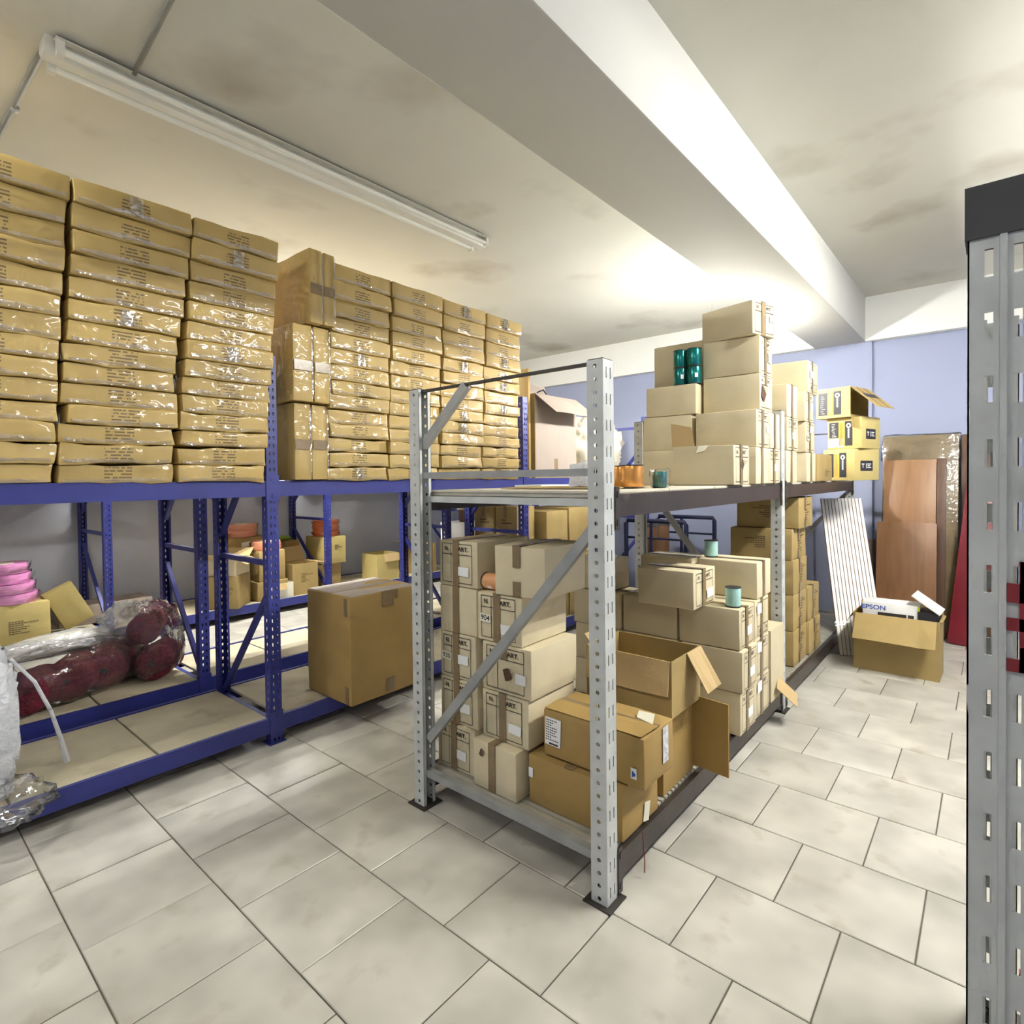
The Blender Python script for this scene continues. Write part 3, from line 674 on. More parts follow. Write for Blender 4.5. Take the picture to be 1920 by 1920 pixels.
# ---- brown cartons beside them
t = carton('brown carton lying lowest at the near right corner of the grey rack', (-1.622,-1.135), (2.0,2.32), (.175,.395), mat='brown', tape='none', toptape=True, group='brown cartons at the near end')
obj('sticker', MB().box((-.012, -.0008, -.022), (.012, .0008, .022)).mesh('sticker'), MT['white'], t, (-.225, -.163, .14))
obj('torn_flap', MB().box((-.002, -.001, -.05), (.035, .001, .03)).mesh('torn_flap'), MT['paper'], t, (.247, .02, .06), (0, .15, 1.4))
t = carton('brown carton with a white shipping label on its front', (-1.555,-1.052), (2.03,2.30), (.402,.612), mat='brown', tape='none', toptape=False, amp=.005, group='brown cartons at the near end')
lb = obj('shipping_label', MB().box((-.042, -.0008, -.062), (.042, .0008, .062)).mesh('shipping_label'), MT['white'], t, (-.195, -.1385, .115), (0, .03, 0))
m2 = MB()
for k in range(9):
    zz = .048 - .011*k
    for q in range(rnd.randint(3, 7)): m2.quad((-.036+.01*q, -.0014, zz), (-.029+.01*q, -.0014, zz), (-.029+.01*q, -.0014, zz+.005), (-.036+.01*q, -.0014, zz+.005))
m2.quad((-.02, -.0014, -.058), (.03, -.0014, -.058), (.03, -.0014, -.05), (-.02, -.0014, -.05))
obj('print_lines', m2.mesh('print_lines'), MT['ink'], lb)
s2 = obj('sticker', MB().box((-.013, -.0008, -.022), (.013, .0008, .022)).mesh('sticker'), MT['white'], t, (.205, -.1385, .06))
obj('print_lines', MB().quad((-.008, -.0014, -.015), (.008, -.0014, -.008), (.008, -.0014, .002), (-.008, -.0014, .012)).mesh('print_lines'), MT['bluetext'], s2)
strip('tape', (-.245, -.03, .2125), (.245, .02, .2137), MT['tape'], t)
obj('white_tape', MB().box((-.0008, -.025, -.075), (.0008, .025, .075)).mesh('white_tape'), MT['filmwhite'], t, (.2535, .05, .125))
obj('top_flap', MB().add([(-.245,-.132,.2135),(.235,-.132,.2135),(.25,-.01,.222),(-.245,-.02,.218)], [(0,1,2,3)]).add([(-.245,-.132,.2115),(.235,-.132,.2115),(.25,-.01,.220),(-.245,-.02,.216)], [(3,2,1,0)]).mesh('top_flap'), MT['brown'], t)
obj('torn_paper', MB().add([(.13,.03,.214),(.22,.0,.216),(.20,.06,.235),(.12,.07,.228)], [(0,1,2,3),(3,2,1,0)]).mesh('torn_paper'), MT['paper'], t)
# ---- open cartons
def open_carton(label, X, Y, Z, mat='kraft', rz=0.0, th=.005, flaps=(), group=None, inner='flapin', name='open_carton', rows=0, tapes=()):
    """flaps: (side, angle_from_vertical_deg, length, a, b) side in front/back/left/right; a..b share of the edge"""
    (x0, x1), (y0, y1), (z0, z1) = X, Y, Z
    w, d, h = x1-x0, y1-y0, z1-z0
    t = tag(empty(name, ((x0+x1)/2, (y0+y1)/2, z0), rz), label, 'carton', group)
    mb = MB(); a, b = w/2, d/2
    mb.box((-a, -b, 0), (a, b, th)); mb.box((-a, -b, th), (a, -b+th, h)); mb.box((-a, b-th, th), (a, b, h))
    mb.box((-a, -b+th, th), (-a+th, b-th, h)); mb.box((a-th, -b+th, th), (a, b-th, h))
    obj('body', mb.mesh('body'), MT[mat], t)
    for (side, ang, ln, s0, s1) in flaps:
        an = math.radians(ang); o_, u_ = math.sin(an) * ln, math.cos(an) * ln
        k = 5; pv = []
        for i in range(k + 1):
            s = s0 + (s1 - s0) * i / k; bend = rnd.uniform(-.006, .006)
            if side in ('front', 'back'):
                sg = -1 if side == 'front' else 1
                p = Vector((-a + w*s, sg*b, h)); q = p + Vector((rnd.uniform(-.004, .004), sg*(o_+bend), u_ + bend))
                nrm = Vector((0, sg*u_, -o_)).normalized() * th * .8
            else:
                sg = -1 if side == 'left' else 1
                p = Vector((sg*a, -b + d*s, h)); q = p + Vector((sg*(o_+bend), rnd.uniform(-.004, .004), u_ + bend))
                nrm = Vector((sg*u_, 0, -o_)).normalized() * th * .8
            pv += [p, q, p - nrm, q - nrm]
        f = []
        for i in range(k):
            A, B = i*4, (i+1)*4
            f += [(A, B, B+1, A+1), (A+2, A+3, B+3, B+2), (A+1, B+1, B+3, A+3), (A, A+2, B+2, B)]
        f += [(0, 1, 3, 2), (k*4, k*4+2, k*4+3, k*4+1)]
        obj('flap', MB().add(pv, f).mesh('flap'), MT[inner], t)
    for (u, v, su, sv) in tapes:
        strip('tape', ((u-.5)*w - su/2, -b-.0015, (1-v)*h - sv/2), ((u-.5)*w + su/2, -b-.0003, (1-v)*h + sv/2), MT['tape'], t)
    if rows:
        m2 = MB()
        for k in range(rows):
            n = 9 if k == 1 else rnd.randint(3, 6)
            for q in range(n): m2.quad((-.3*w+.02*q, -b-.0008, h*.62-.017*k), (-.3*w+.02*q+.017, -b-.0008, h*.62-.017*k), (-.3*w+.02*q+.017, -b-.0008, h*.62-.017*k+.007), (-.3*w+.02*q, -b-.0008, h*.62-.017*k+.007))
        obj('print_lines', m2.mesh('print_lines'), MT['inkbrown'], t)
    return t
open_carton('brown carton with a wide side flap standing out over the dark beam', (-1.60,-1.16), (2.42,2.76), (.175,.53), 'brown', flaps=())
t = bpy.data.objects['open_carton']
obj('side_flap', MB().box((0, -.004, -.17), (.19, .004, .185)).mesh('side_flap'), MT['brown'], t, (.22, .168, .19), (0, 0, -.12))
open_carton('open kraft carton with its front flap folded down, stacked behind the labelled brown carton', (-1.585,-1.125), (2.44,2.77), (.535,.80), 'kraft', flaps=(('front', 172, .16, .02, .98), ('right', 150, .20, .5, 1.0), ('left', 40, .05, .1, .8)))
# ---- article cartons further in: pile of the first bay
far = 'in the pile halfway along the grey rack'
colX = [(-2.21,-1.845), (-1.832,-1.465), (-1.452,-1.088)]
zz = [(.175,.418), (.42,.658), (.66,.893)]
cn = ['left', 'middle', 'right']; rn = ['bottom', 'middle', 'top']
for ci in (0, 1, 2):
    for ri in range(3):
        x0, x1 = colX[ci]; dx = (0, .012, -.004)[ri] if ci == 2 else rnd.uniform(-.006, .006)
        AC('beige carton at the front of the halfway pile, %s layer, %s column' % (rn[ri], cn[ci]), (x0+dx, x1+dx), (3.25 + rnd.uniform(0, .01), 3.52), zz[ri], face='+X', pr=(ci == 2), tape='full' if ci == 2 else 'none', stick=(.6,.6,.3,.22) if ci == 2 else None, toptape=True)
for ri in range(3):
    AC('beige article carton, %s layer, behind the right column of the halfway pile' % rn[ri], (-1.462,-1.092), (3.53,3.80), (zz[ri][0]+.003, zz[ri][1]+.006), face='+X', pr=True, flip=(ri == 2), stick=(.25,.25,.3,.25))
    AC('beige carton, %s layer, behind the middle column of the halfway pile' % rn[ri], (-1.835,-1.468), (3.53,3.80), (zz[ri][0], zz[ri][1]), face='+X', tape='none', toptape=True)
AC('beige article carton lying across the top of the halfway pile in front', (-1.635,-1.285), (3.08,3.40), (.897,1.112), face='+X', pr=True, stick=(.72,.68,.3,.25), amp=.005)
AC('beige carton on top of the halfway pile at the right rear', (-1.458,-1.09), (3.565,3.84), (.902,1.124), face='+X', tape='full')
AC('beige carton on top of the halfway pile at the left rear', (-1.86,-1.49), (3.55,3.82), (.897,1.118), face='+X', tape='none')
AC('beige carton carrying a sheet of paper at the left of the halfway pile', (-2.205,-1.93), (3.27,3.52), (.897,1.105), tape='none', toptape=False)
tag(obj('paper_sheet', MB().box((-.1, -.08, 0), (.1, .08, .002)).mesh('paper_sheet'), MT['white'], None, (-2.06, 3.38, 1.109), (0, 0, .4)), 'loose white sheet of paper lying on a beige carton', 'paper')
open_carton('beige carton with a torn yellow flap hanging over the dark beam', (-1.47,-1.10), (3.87,4.16), (.175,.64), 'beige', flaps=())
t = [o for o in bpy.data.objects if o.name.startswith('open_carton')][-1]
obj('side_flap', MB().box((-.002, -.07, -.17), (.002, .08, 0)).mesh('side_flap'), MT['flapin'], t, (.188, -.02, .10), (.35, -.75, 0))
obj('lid', MB().box((-.183, -.143, .465), (.183, .143, .468)).mesh('lid'), MT['beige'], t)
# ---- brown printed cartons in the second bay
TBp = (.38, .30, .20, .10, 7)
GB = 'brown printed cartons in the second bay'
cb_ = [('bottom front', (4.70,5.09), (.175,.447)), ('bottom rear', (5.10,5.49), (.175,.447)), ('second layer front', (4.70,5.09), (.449,.728)), ('second layer rear', (5.10,5.49), (.449,.728)), ('third layer', (4.70,5.11), (.73,.997)), ('fourth layer', (4.70,5.12), (.999,1.237)), ('top', (4.74,5.17), (1.239,1.482))]
for k, (nm, Y, Z) in enumerate(cb_):
    dx = (0, .02, 0, .01, 0, -.01, .03)[k]
    t = carton('brown printed carton, %s, in the column under the second bay' % nm, (-1.64+dx, -1.17+dx), Y, Z, face='+X', mat='kraft', tape='ends', textblock=(.42,.2,.16,.16,8), group=GB, amp=.004)
    m2 = MB()
    for r_ in range(6):
        for q in range(8 if r_ == 1 else rnd.randint(3, 6)):
            yy = -.02 + .02*q; z_ = .17 - .017*r_
            m2.quad((-.0, yy, z_), (-.0, yy+.017, z_), (-.0, yy+.017, z_+.007), (-.0, yy, z_+.007))
    obj('print_lines', m2.mesh('print_lines'), MT['inkbrown'], t, (-(Y[1]-Y[0])/2-.004, -.02, 0))
# ---- upper deck: the carton tower
Z1 = DZ1 + .002
R_ = [(Z1, 1.832), (1.834, 2.072), (2.074, 2.308), (2.31, 2.55)]
def UC(label, X, Y, Z, **k): return carton(label, X, Y, Z, face='+X', group='beige article cartons on the upper deck', **k)
UC('beige carton with a raised flap at the front of the upper deck', (-1.49,-1.12), (3.26,3.525), R_[0], pr=True, hole=(.5,.5,.03), tape='full')
t = [o for o in bpy.data.objects if o.name.startswith('carton')][-1]
obj('flap', MB().add([(-.132,.185,.232),(-.132,.045,.232),(-.115,.075,.345),(-.115,.20,.375)], [(0,1,2,3)]).add([(-.128,.185,.232),(-.128,.045,.232),(-.111,.075,.345),(-.111,.20,.375)], [(3,2,1,0)]).mesh('flap'), MT['flapin'], t)
obj('torn_paper', MB().add([(-.132,.02,.232),(-.132,-.04,.232),(-.145,-.02,.20),(-.15,.03,.19)], [(0,1,2,3),(3,2,1,0)]).mesh('torn_paper'), MT['paper'], t)
UC('beige carton on the upper deck left of the flap carton, with a small puncture', (-1.895,-1.525), (3.66,3.93), R_[0], tape='none')
UC('beige article carton in the bottom row of the upper deck, first behind the flap carton', (-1.50,-1.125), (3.665,3.93), R_[0], tape='full')
UC('beige article carton in the bottom row of the upper deck, just before the grey post', (-1.50,-1.128), (3.94,4.195), R_[0], pr=True, stick=(.6,.55,.3,.2))
UC('beige carton in the bottom row of the upper deck, just past the grey post', (-1.50,-1.125), (4.345,4.63), R_[0], tape='full')
UC('beige carton in the bottom row of the upper deck, second past the grey post', (-1.50,-1.115), (4.88,5.17), R_[0], tape='full')
UC('beige carton of the second row at the left of the tower', (-1.91,-1.55), (3.70,3.97), R_[1], tape='none')
UC('beige article carton of the second row at the front of the tower', (-1.525,-1.13), (3.70,3.965), R_[1], pr=True, stick=(.8,.5,.2,.2))
UC('beige carton of the second row squeezed before the grey post', (-1.50,-1.128), (3.972,4.195), R_[1], tape='full')
UC('beige article carton of the second row just past the grey post', (-1.49,-1.12), (4.345,4.645), R_[1], pr=True, stick=(.55,.55,.3,.2))
UC('beige article carton of the second row with a white tag, furthest back', (-1.49,-1.12), (4.87,5.16), R_[1], pr=True, stick=(.55,.25,.3,.2), num='904')
UC('beige carton of the third row at the left under the teal spools', (-1.885,-1.52), (3.70,3.97), (2.074,2.278), tape='none', hole=None)
UC('beige article carton of the third row torn open at its corner', (-1.505,-1.135), (3.78,4.05), R_[2], pr=True, hole=(.25,.55,.055), tape='top')
UC('beige carton of the third row just past the grey post', (-1.49,-1.12), (4.345,4.63), R_[2], tape='full')
UC('beige article carton of the third row, furthest back', (-1.49,-1.12), (4.84,5.12), R_[2], pr=True, stick=(.7,.5,.3,.25))
UC('beige article carton of the fourth row in the tower', (-1.507,-1.137), (3.785,4.055), R_[3], pr=True, stick=(.75,.5,.25,.3))
UC('beige carton of the fourth row behind the teal spools', (-1.93,-1.52), (3.92,4.19), (2.28,2.61), tape='none')
UC('beige article carton printed upside down on top of the rear pile', (-1.50,-1.12), (4.94,5.26), (2.31,2.565), pr=True, flip=True, stick=(.3,.42,.28,.22))
UC('topmost beige article carton crowning the tower, turned outward', (-1.50,-1.12), (3.77,4.04), (2.552,2.765), pr=True, stick=(.8,.45,.22,.2), rz=-.26)
carton('crumpled brown carton with scribbled print at the end of the beige rows', (-1.50,-1.12), (5.25,5.78), (Z1, 1.83), face='+X', mat='kraft', tape='none', textblock=(.5,.6,.2,.06,4), amp=.009)
# ---- cartons with black and amber printed labels at the far end of the upper deck
def labelled(label, x, y, z0, w, d, h, rz, openflap=False, white=False):
    t = tag(empty('labelled_carton', (x, y, z0), rz), label, 'carton', 'cartons with black and amber labels')
    if openflap:
        mb = MB(); a, b, th = w/2, d/2, .005
        mb.box((-a,-b,0),(a,b,th)); mb.box((-a,-b,h-th),(a,b,h)); mb.box((-a,-b,th),(a,-b+th,h-th)); mb.box((-a,b-th,th),(a,b,h-th)); mb.box((-a,-b+th,th),(-a+th,b-th,h-th))
        obj('body', mb.mesh('body'), MT['yellowcard'], t)
        o = obj('flap', MB().box((0, -d/2, -.004), (.30, d/2, 0)).mesh('flap'), MT['kraft'], t, (a, 0, h), (0, .75, 0))
        for yy in (-.07, .07): obj('printed_band', MB().box((.002, yy-.006, .0002), (.296, yy+.006, .0012)).mesh('printed_band'), MT['black'], o) if False else strip('printed_band', (.002, yy-.006, .0002), (.296, yy+.006, .0012), MT['inkbrown'], o)
        strip('printed_band', (.10, -.12, .0012), (.16, .12, .0022), MT['black'], o)
        obj('flap', MB().box((-.002, -d/2, -.12), (.002, d/2, 0)).mesh('flap'), MT['kraft'], t, (a+.004, 0, .02), (0, -.12, 0))
    else:
        obj('body', soft_box('body', w, d, h, .005, 2, .002, seed=x*9), MT['yellowcard'], t)
        lb = strip('side_label', (w/2+.001, -.10, h*.30), (w/2+.002, .08, h*.62), MT['black'], t)
        m2 = MB(); xq = w/2+.0026
        for (ya_, yb2, za, zb) in ((-.085,-.045,.50,.53), (-.068,-.06,.40,.50), (-.02,-.012,.38,.54), (.0,.055,.50,.53), (.0,.04,.45,.475), (.0,.055,.39,.42)): m2.quad((xq, ya_, za*h), (xq, yb2, za*h), (xq, yb2, zb*h), (xq, ya_, zb*h))
        obj('lettering', m2.mesh('lettering'), MT['white'], lb)
    yf = -d/2 - .001
    U = lambda u: (u-.5)*w
    def rect(nm, u0, u1, v0, v1, m): return obj(nm, MB().box((U(u0), yf-.001, v0*h), (U(u1), yf, v1*h)).mesh(nm), MT[m], t)
    b1 = rect('black_label', .52, .74, .10, .88, 'black')
    rect('amber_label', .34, .52, .10, .84, 'yellow'); b3 = rect('peach_label', .36, .47, .16, .82, 'peachlab')
    b2 = rect('black_label', .06, .34, .36 if white else .10, .86, 'black')
    k = MB(); zc = .74*h; xc = U(.63)
    v, f = [], []
    for i in range(10):
        an = 2*math.pi*i/10; v += [(xc + .022*math.cos(an), yf-.0016, zc + .022*math.sin(an)), (xc + .010*math.cos(an), yf-.0016, zc + .010*math.sin(an))]
        j = (i+1) % 10; f.append((2*i, 2*j, 2*j+1, 2*i+1))
    k.add(v, f); k.box((xc-.004, yf-.0018, .34*h), (xc+.004, yf-.0014, zc-.02))
    for i in range(6): k.box((xc-.009, yf-.0018, (.36+.05*i)*h), (xc+.009, yf-.0014, (.375+.05*i)*h))
    obj('key_symbol', k.mesh('key_symbol'), MT['white'], b1)
    k = MB()
    for i in range(9):
        zz_ = (.40 if white else .16) + (.05 if white else .072)*i
        a_ = U(.12) + rnd.uniform(0, .012); b_ = a_ + rnd.uniform(.018, .04); k.quad((a_, yf-.0016, zz_*h), (b_, yf-.0016, zz_*h), (b_, yf-.0016, (zz_+.012)*h), (a_, yf-.0016, (zz_+.012)*h))
    obj('lettering', k.mesh('lettering'), MT['paper'], b2)
    if white: rect('white_label', .03, .50, .06, .34, 'white')
    return t
labelled('bottom carton with a black key label at the far end of the upper deck', -1.02, 6.10, Z1, .30, .36, .287, -.40)
labelled('middle carton with black and amber labels and a white sticker below them', -1.00, 6.12, Z1+.289, .30, .36, .287, -.27, white=True)
labelled('top carton with black and amber labels and its end flap hanging open', -1.09, 6.10, Z1+.578, .30, .36, .275, -.25, openflap=True)
# ================================================================== OTHER THINGS
ZD = 0.164                                             # low deck of the blue racks
ZU = 1.651                                             # upper deck of the blue racks
# ---- the large brown carton hanging over the aisle
t = tag(empty('carton', (-3.465, 2.41, ZD + .006), 0), 'large brown carton overhanging the low shelf of the front blue rack', 'carton')
W_, D_, H_ = .53, .58, .715
obj('body', soft_box('body', W_, D_, H_, .006, 5, .006, seed=4, freq=3), MT['brown'], t)
for (x0, x1, nm) in ((-.26, -.012, 'top_flap'), (.012, .26, 'top_flap')):
    obj(nm, soft_box(nm, x1-x0, D_-.02, .004, .001, 2, .002, seed=x0*7), MT['palecard'], t, ((x0+x1)/2, 0, H_-.0005))
strip('tape', (-.04, -D_/2, H_+.005), (.04, D_/2, H_+.0065), MT['tape'], t)
strip('tape', (-.262, -.292, H_-.06), (.262, -.288, H_+.004), MT['tape'], t) if False else None
strip('tape', (.266, -.035, H_-.10), (.2695, .06, H_+.001), MT['tape'], t)
strip('tape', (.266, .075, H_-.06), (.2695, .10, H_+.001), MT['tape'], t)
strip('tape', (.266, -.01, .02), (.2695, .06, .11), MT['tape'], t)
strip('tape', (.20, -.2945, H_-.13), (.235, -.291, H_-.01), MT['tape'], t)
strip('tape', (.20, -.2945, .01), (.235, -.291, .12), MT['tape'], t)
# ---- ribbon spools
def spool(label, loc, r, h, mat, rot=(0, 0, 0), group='ribbon spools', flange=True, lab=False):
    t = tag(empty('ribbon_spool', loc), label, 'spool', group); t.rotation_euler = rot
    obj('ribbon', autosmooth(MB().lathe([(r*.97, .004), (r, .008), (r, h-.008), (r*.97, h-.004)], 28).mesh('ribbon')), MT[mat], t)
    for z in (0, h-.004):
        obj('flange', autosmooth(MB().lathe([(r*1.04, z), (r*1.04, z+.004)], 28).mesh('flange')), MT['core'], t)
    obj('core', autosmooth(MB().lathe([(r*.3, h), (r*.3, h+.001)], 16).mesh('core')), MT['basepl'], t)
    if lab:
        v, f = [], []
        for i in range(6):
            an = -1.15 + .09*i; v += [(r*1.012*math.cos(an), r*1.012*math.sin(an), h*.34), (r*1.012*math.cos(an), r*1.012*math.sin(an), h*.58)]
        for i in range(5): f.append((2*i, 2*i+2, 2*i+3, 2*i+1))
        obj('paper_label', MB().add(v, f).mesh('paper_label'), MT['white'], t)
    return t
spool('peach ribbon spool lying between two cartons on the near pile', (-1.925, 2.06, 1.147), .04, .115, 'peach', (0, math.pi/2, 0), lab=True)
spool('mint ribbon spool standing on the rear carton of the halfway pile', (-1.415, 3.68, 1.128), .042, .105, 'mint')
spool('mint ribbon spool standing at the front edge of the halfway pile', (-1.155, 3.335, .8965), .043, .112, 'mint')
for k, (x, y) in enumerate(((-1.655, 3.765), (-1.555, 3.765))):
    for j in range(2):
        spool('teal metallic ribbon spool, %s of the %s pair on the carton tower' % (('lower', 'upper')[j], ('left', 'right')[k]), (x, y, 2.281 + .121*j), .046, .119, 'teal', lab=(j == 0), group='teal spools on the tower')
spool('copper ribbon spool standing beside the near grey post', (-1.298, 2.40, Z1 + .001), .053, .108, 'copper')
spool('copper ribbon spool half hidden behind the near grey post', (-1.43, 2.52, Z1 + .001), .053, .108, 'copper')
t = tag(empty('wrapped_spool', (-1.235, 2.56, Z1 + .001)), 'teal spool in clear plastic beside the copper spool', 'spool')
obj('ribbon', autosmooth(MB().lathe([(.032, 0), (.034, .004), (.034, .072), (.032, .076)], 20).mesh('ribbon')), MT['teal'], t)
obj('plastic_wrap', soft_box('plastic_wrap', .085, .08, .088, .012, 4, .012, seed=3, freq=22), MT['film'], t)
# ---- blobs: bags and sacks
def blob(name, rx, ry, rz, amp, seed, nu=28, nv=18, sq=.7, freq=4.0, flat=True):
    V, F = [], []
    def sp(v, e): return math.copysign(abs(v)**e, v)
    for j in range(nv + 1):
        ph = -math.pi/2 + math.pi*j/nv
        for i in range(nu):
            th = 2*math.pi*i/nu
            p = Vector((rx*sp(math.cos(ph), sq)*sp(math.cos(th), sq), ry*sp(math.cos(ph), sq)*sp(math.sin(th), sq), rz*sp(math.sin(ph), sq)))
            q = Vector((p.x/rx, p.y/ry, p.z/rz))
            s = q * freq + Vector((seed*2.3, seed*5.1, seed*.7))
            k = 1 + amp * noise.noise(s) + amp*.7 * noise.noise(s*2.7)
            p = Vector((p.x*k, p.y*k, p.z*k + rz))
            if flat and p.z < 0.0: p.z = 0.0
            V.append(p)
    for j in range(nv):
        for i in range(nu): F.append((j*nu+i, j*nu+(i+1) % nu, (j+1)*nu+(i+1) % nu, (j+1)*nu+i))
    return mesh(name, V, F, True, True)
def roll(label, loc, r, ln, rot, group, seed):
    t = tag(empty('yarn_roll', loc), label, 'yarn', group); t.rotation_euler = rot
    prof = [(r*.20, -ln/2-.004), (r*.80, -ln/2+.0), (r*.95, -ln/2+.012), (r, -ln/2+.04), (r*.97, -ln/6), (r*1.01, 0), (r*.97, ln/6), (r, ln/2-.04), (r*.95, ln/2-.012), (r*.8, ln/2)]
    me = MB().lathe(prof, 26).mesh('winding')
    for v in me.vertices:
        k = 1 + .07*noise.noise(v.co*9 + Vector((seed, 0, 0))); v.co = v.co * k
    obj('winding', autosmooth(me, 60), MT['maroon'], t)
    obj('core_hole', autosmooth(MB().lathe([(r*.16, -ln/2-.002), (r*.16, -ln/2+.001)], 14).mesh('core_hole')), MT['core'], t)
    return t
b1 = tag(empty('plastic_bag', (-4.93, 1.02, ZD), .38), 'clear plastic bag of maroon yarn lying at the left on the middle rack', 'bag', 'bags of maroon yarn')
obj('film', blob('film', .25, .43, .19, .10, 3, 36, 22, .75), MT['film'], b1)
obj('film_fold', blob('film_fold', .12, .38, .022, .30, 8, 30, 10, .8, 5), MT['filmmilk'], b1, (-.13, -.03, .345), (0, .35, 0))
ya = 'yarn rolls in the left bag'
for k, (dx, dy, dz, r) in enumerate(((.04, -.27, .145, .14), (.03, -.02, .15, .142), (.0, .235, .155, .148))):
    c, s_ = math.cos(.38), math.sin(.38)
    roll('maroon yarn roll in the left plastic bag, %s one' % ('leftmost', 'middle', 'rightmost')[k], (-4.93 + dx*c - dy*s_, 1.02 + dx*s_ + dy*c, ZD + dz), r, .30, (0, -math.pi/2 + .12*(k-1), -.62 + .12*k), ya, k*3.1)
b2 = tag(empty('plastic_bag', (-4.96, 1.50, ZD), .1), 'clear plastic bag of maroon yarn rolls leaning beside the middle blue post', 'bag', 'bags of maroon yarn')
obj('film', blob('film', .27, .20, .285, .12, 5, 36, 24, .75), MT['film'], b2)
obj('film_fold', blob('film_fold', .15, .13, .11, .3, 11, 26, 12, .9, 5), MT['filmmilk'], b2, (-.10, -.10, .36), (.3, -.5, 0))
yb_ = 'yarn rolls in the right bag'
roll('maroon yarn roll end-on at the bottom of the right plastic bag', (-4.90, 1.555, ZD + .135), .128, .30, (0, -math.pi/2, -.70), yb_, 9)
roll('maroon yarn roll lying on top in the right plastic bag', (-5.0, 1.505, ZD + .39), .11, .32, (0, -math.pi/2+.15, -.55), yb_, 12)
roll('maroon yarn roll at the back of the right plastic bag', (-5.10, 1.40, ZD + .14), .125, .26, (0, -math.pi/2, -.6), yb_, 15)
# ---- bundle in white film at the left edge
t = tag(empty('wrapped_bundle', (-3.56, .395, ZD)), 'tall bundle in crumpled white film at the left edge', 'bundle')
obj('film', blob('film', .10, .12, .36, .22, 6, 26, 26, .7, 5), MT['filmwhite'], t)
obj('film_strand', autosmooth(MB().tube([(.02, .10, .66), (-.02, .19, .52), (-.08, .26, .34), (-.14, .31, .16), (-.18, .34, .02)], [.007, .008, .009, .011, .016], 7).mesh('film_strand')), MT['filmwhite'], t)
obj('loose_film', blob('loose_film', .15, .17, .05, .35, 14, 26, 10, .9, 6), MT['film'], t, (.13, .05, -.0), (0, .3, .3))
# ---- coils of ribbon in film
def coil(label, loc, r, h, mat, group, rot=(0, 0, 0)):
    t = tag(empty('ribbon_coil', loc), label, 'coil', group); t.rotation_euler = rot
    prof = [(r*.62, .003), (r*.97, .0), (r, h*.3), (r*.985, h*.5), (r, h*.7), (r*.97, h), (r*.62, h-.003)]
    obj('winding', autosmooth(MB().lathe(prof, 30).mesh('winding'), 50), MT[mat], t)
    obj('core', autosmooth(MB().lathe([(r*.42, h-.004), (r*.42, h+.003)], 20).mesh('core')), MT['paper'], t)
    fm = MB(); n = 14
    for i in range(n):
        a = 2*math.pi*i/n; b = 2*math.pi*(i+1)/n
        R0, R1 = r*1.02, r*(1.04 + .16*rnd.random())
        fm.quad((R0*math.cos(a), R0*math.sin(a), h*.2*rnd.random()), (R0*math.cos(b), R0*math.sin(b), h*.2), (R1*math.cos(b), R1*math.sin(b), h*(.5+.7*rnd.random())), (R1*math.cos(a), R1*math.sin(a), h*(.5+.7*rnd.random())))
    obj('plastic_wrap', fm.mesh('plastic_wrap', True), MT['film'], t)
    return t
GC = 'cartons on the rack along the left wall'
carton('yellowish carton under the pink coils at the left edge', (-7.35,-6.95), (.84,1.27), (ZD, .53), face='+X', mat='yellowcard', tape='none', textblock=(.28,.45,.22,.13,7), group=GC, toptape=False)
for k in range(4):
    coil('pink ribbon coil in clear film, %s of the pile on the yellowish carton' % ('lowest', 'second', 'third', 'topmost')[k], (-7.14 + .012*(k % 2), 1.005 - .015*k, .534 + .094*k), .205 - .008*k, .09, 'pink', 'pink ribbon coils', (.02*(k % 2), .015, 0))
t = carton('flat yellowish carton leaning against the pink coil carton', (-7.22,-7.10), (1.30,1.56), (ZD+.04, .62), face='+X', mat='yellowcard', tape='none', toptape=False, group=GC)
t.rotation_euler = (.0, 0, math.pi/2); t.rotation_euler.rotate_axis('Y', -.45); t.location = (-7.12, 1.53, ZD + .075)
carton('long cream carton lying behind the leaning one on the far rack', (-7.70,-7.30), (1.40,2.25), (ZD, .36), face='+X', mat='palecard', tape='none', toptape=False, group=GC)
carton('worn kraft carton with a corner to the aisle on the far rack', (-7.17,-6.83), (2.78,3.18), (ZD, .545), mat='kraft', rz=.80, tape='none', textblock=(.6,.35,.1,.1,6), toptape=False, group=GC, amp=.008)
open_carton('open pale carton perched on the worn corner carton', (-7.16,-6.84), (2.80,3.16), (.548,.74), 'beige', rz=.72, flaps=(('front', 60, .12, 0, 1), ('right', 115, .14, 0, 1), ('back', 55, .15, 0, 1), ('left', 100, .12, 0, 1)), group=GC)
carton('kraft carton under the bright salmon coil', (-7.3,-6.95), (3.32,3.66), (.40,.78), face='+X', mat='kraft', tape='top', group=GC)
carton('low kraft carton supporting the salmon coil carton', (-7.32,-6.93), (3.28,3.68), (ZD,.398), face='+X', mat='kraft', tape='none', group=GC, amp=.006)
coil('bright salmon ribbon coil nearest the lamp on the far rack', (-7.12, 3.49, .784), .18, .11, 'salmon', 'salmon and orange coils')
carton('brown carton under the larger salmon coils by the grey wall', (-7.78,-7.42), (3.15,3.62), (ZD,.93), face='+X', mat='brown', tape='none', stick=(.5,.12,.3,.08), group=GC)
for k in range(2): coil('salmon ribbon coil by the grey wall, %s of two' % ('lower', 'upper')[k], (-7.6, 3.385, .934 + .082*k), .205, .078, 'salmon', 'salmon and orange coils')
carton('brown carton with green goods on top at the back of the far rack', (-7.78,-7.42), (3.70,4.12), (ZD,.83), face='+X', mat='brown', tape='top', group=GC)
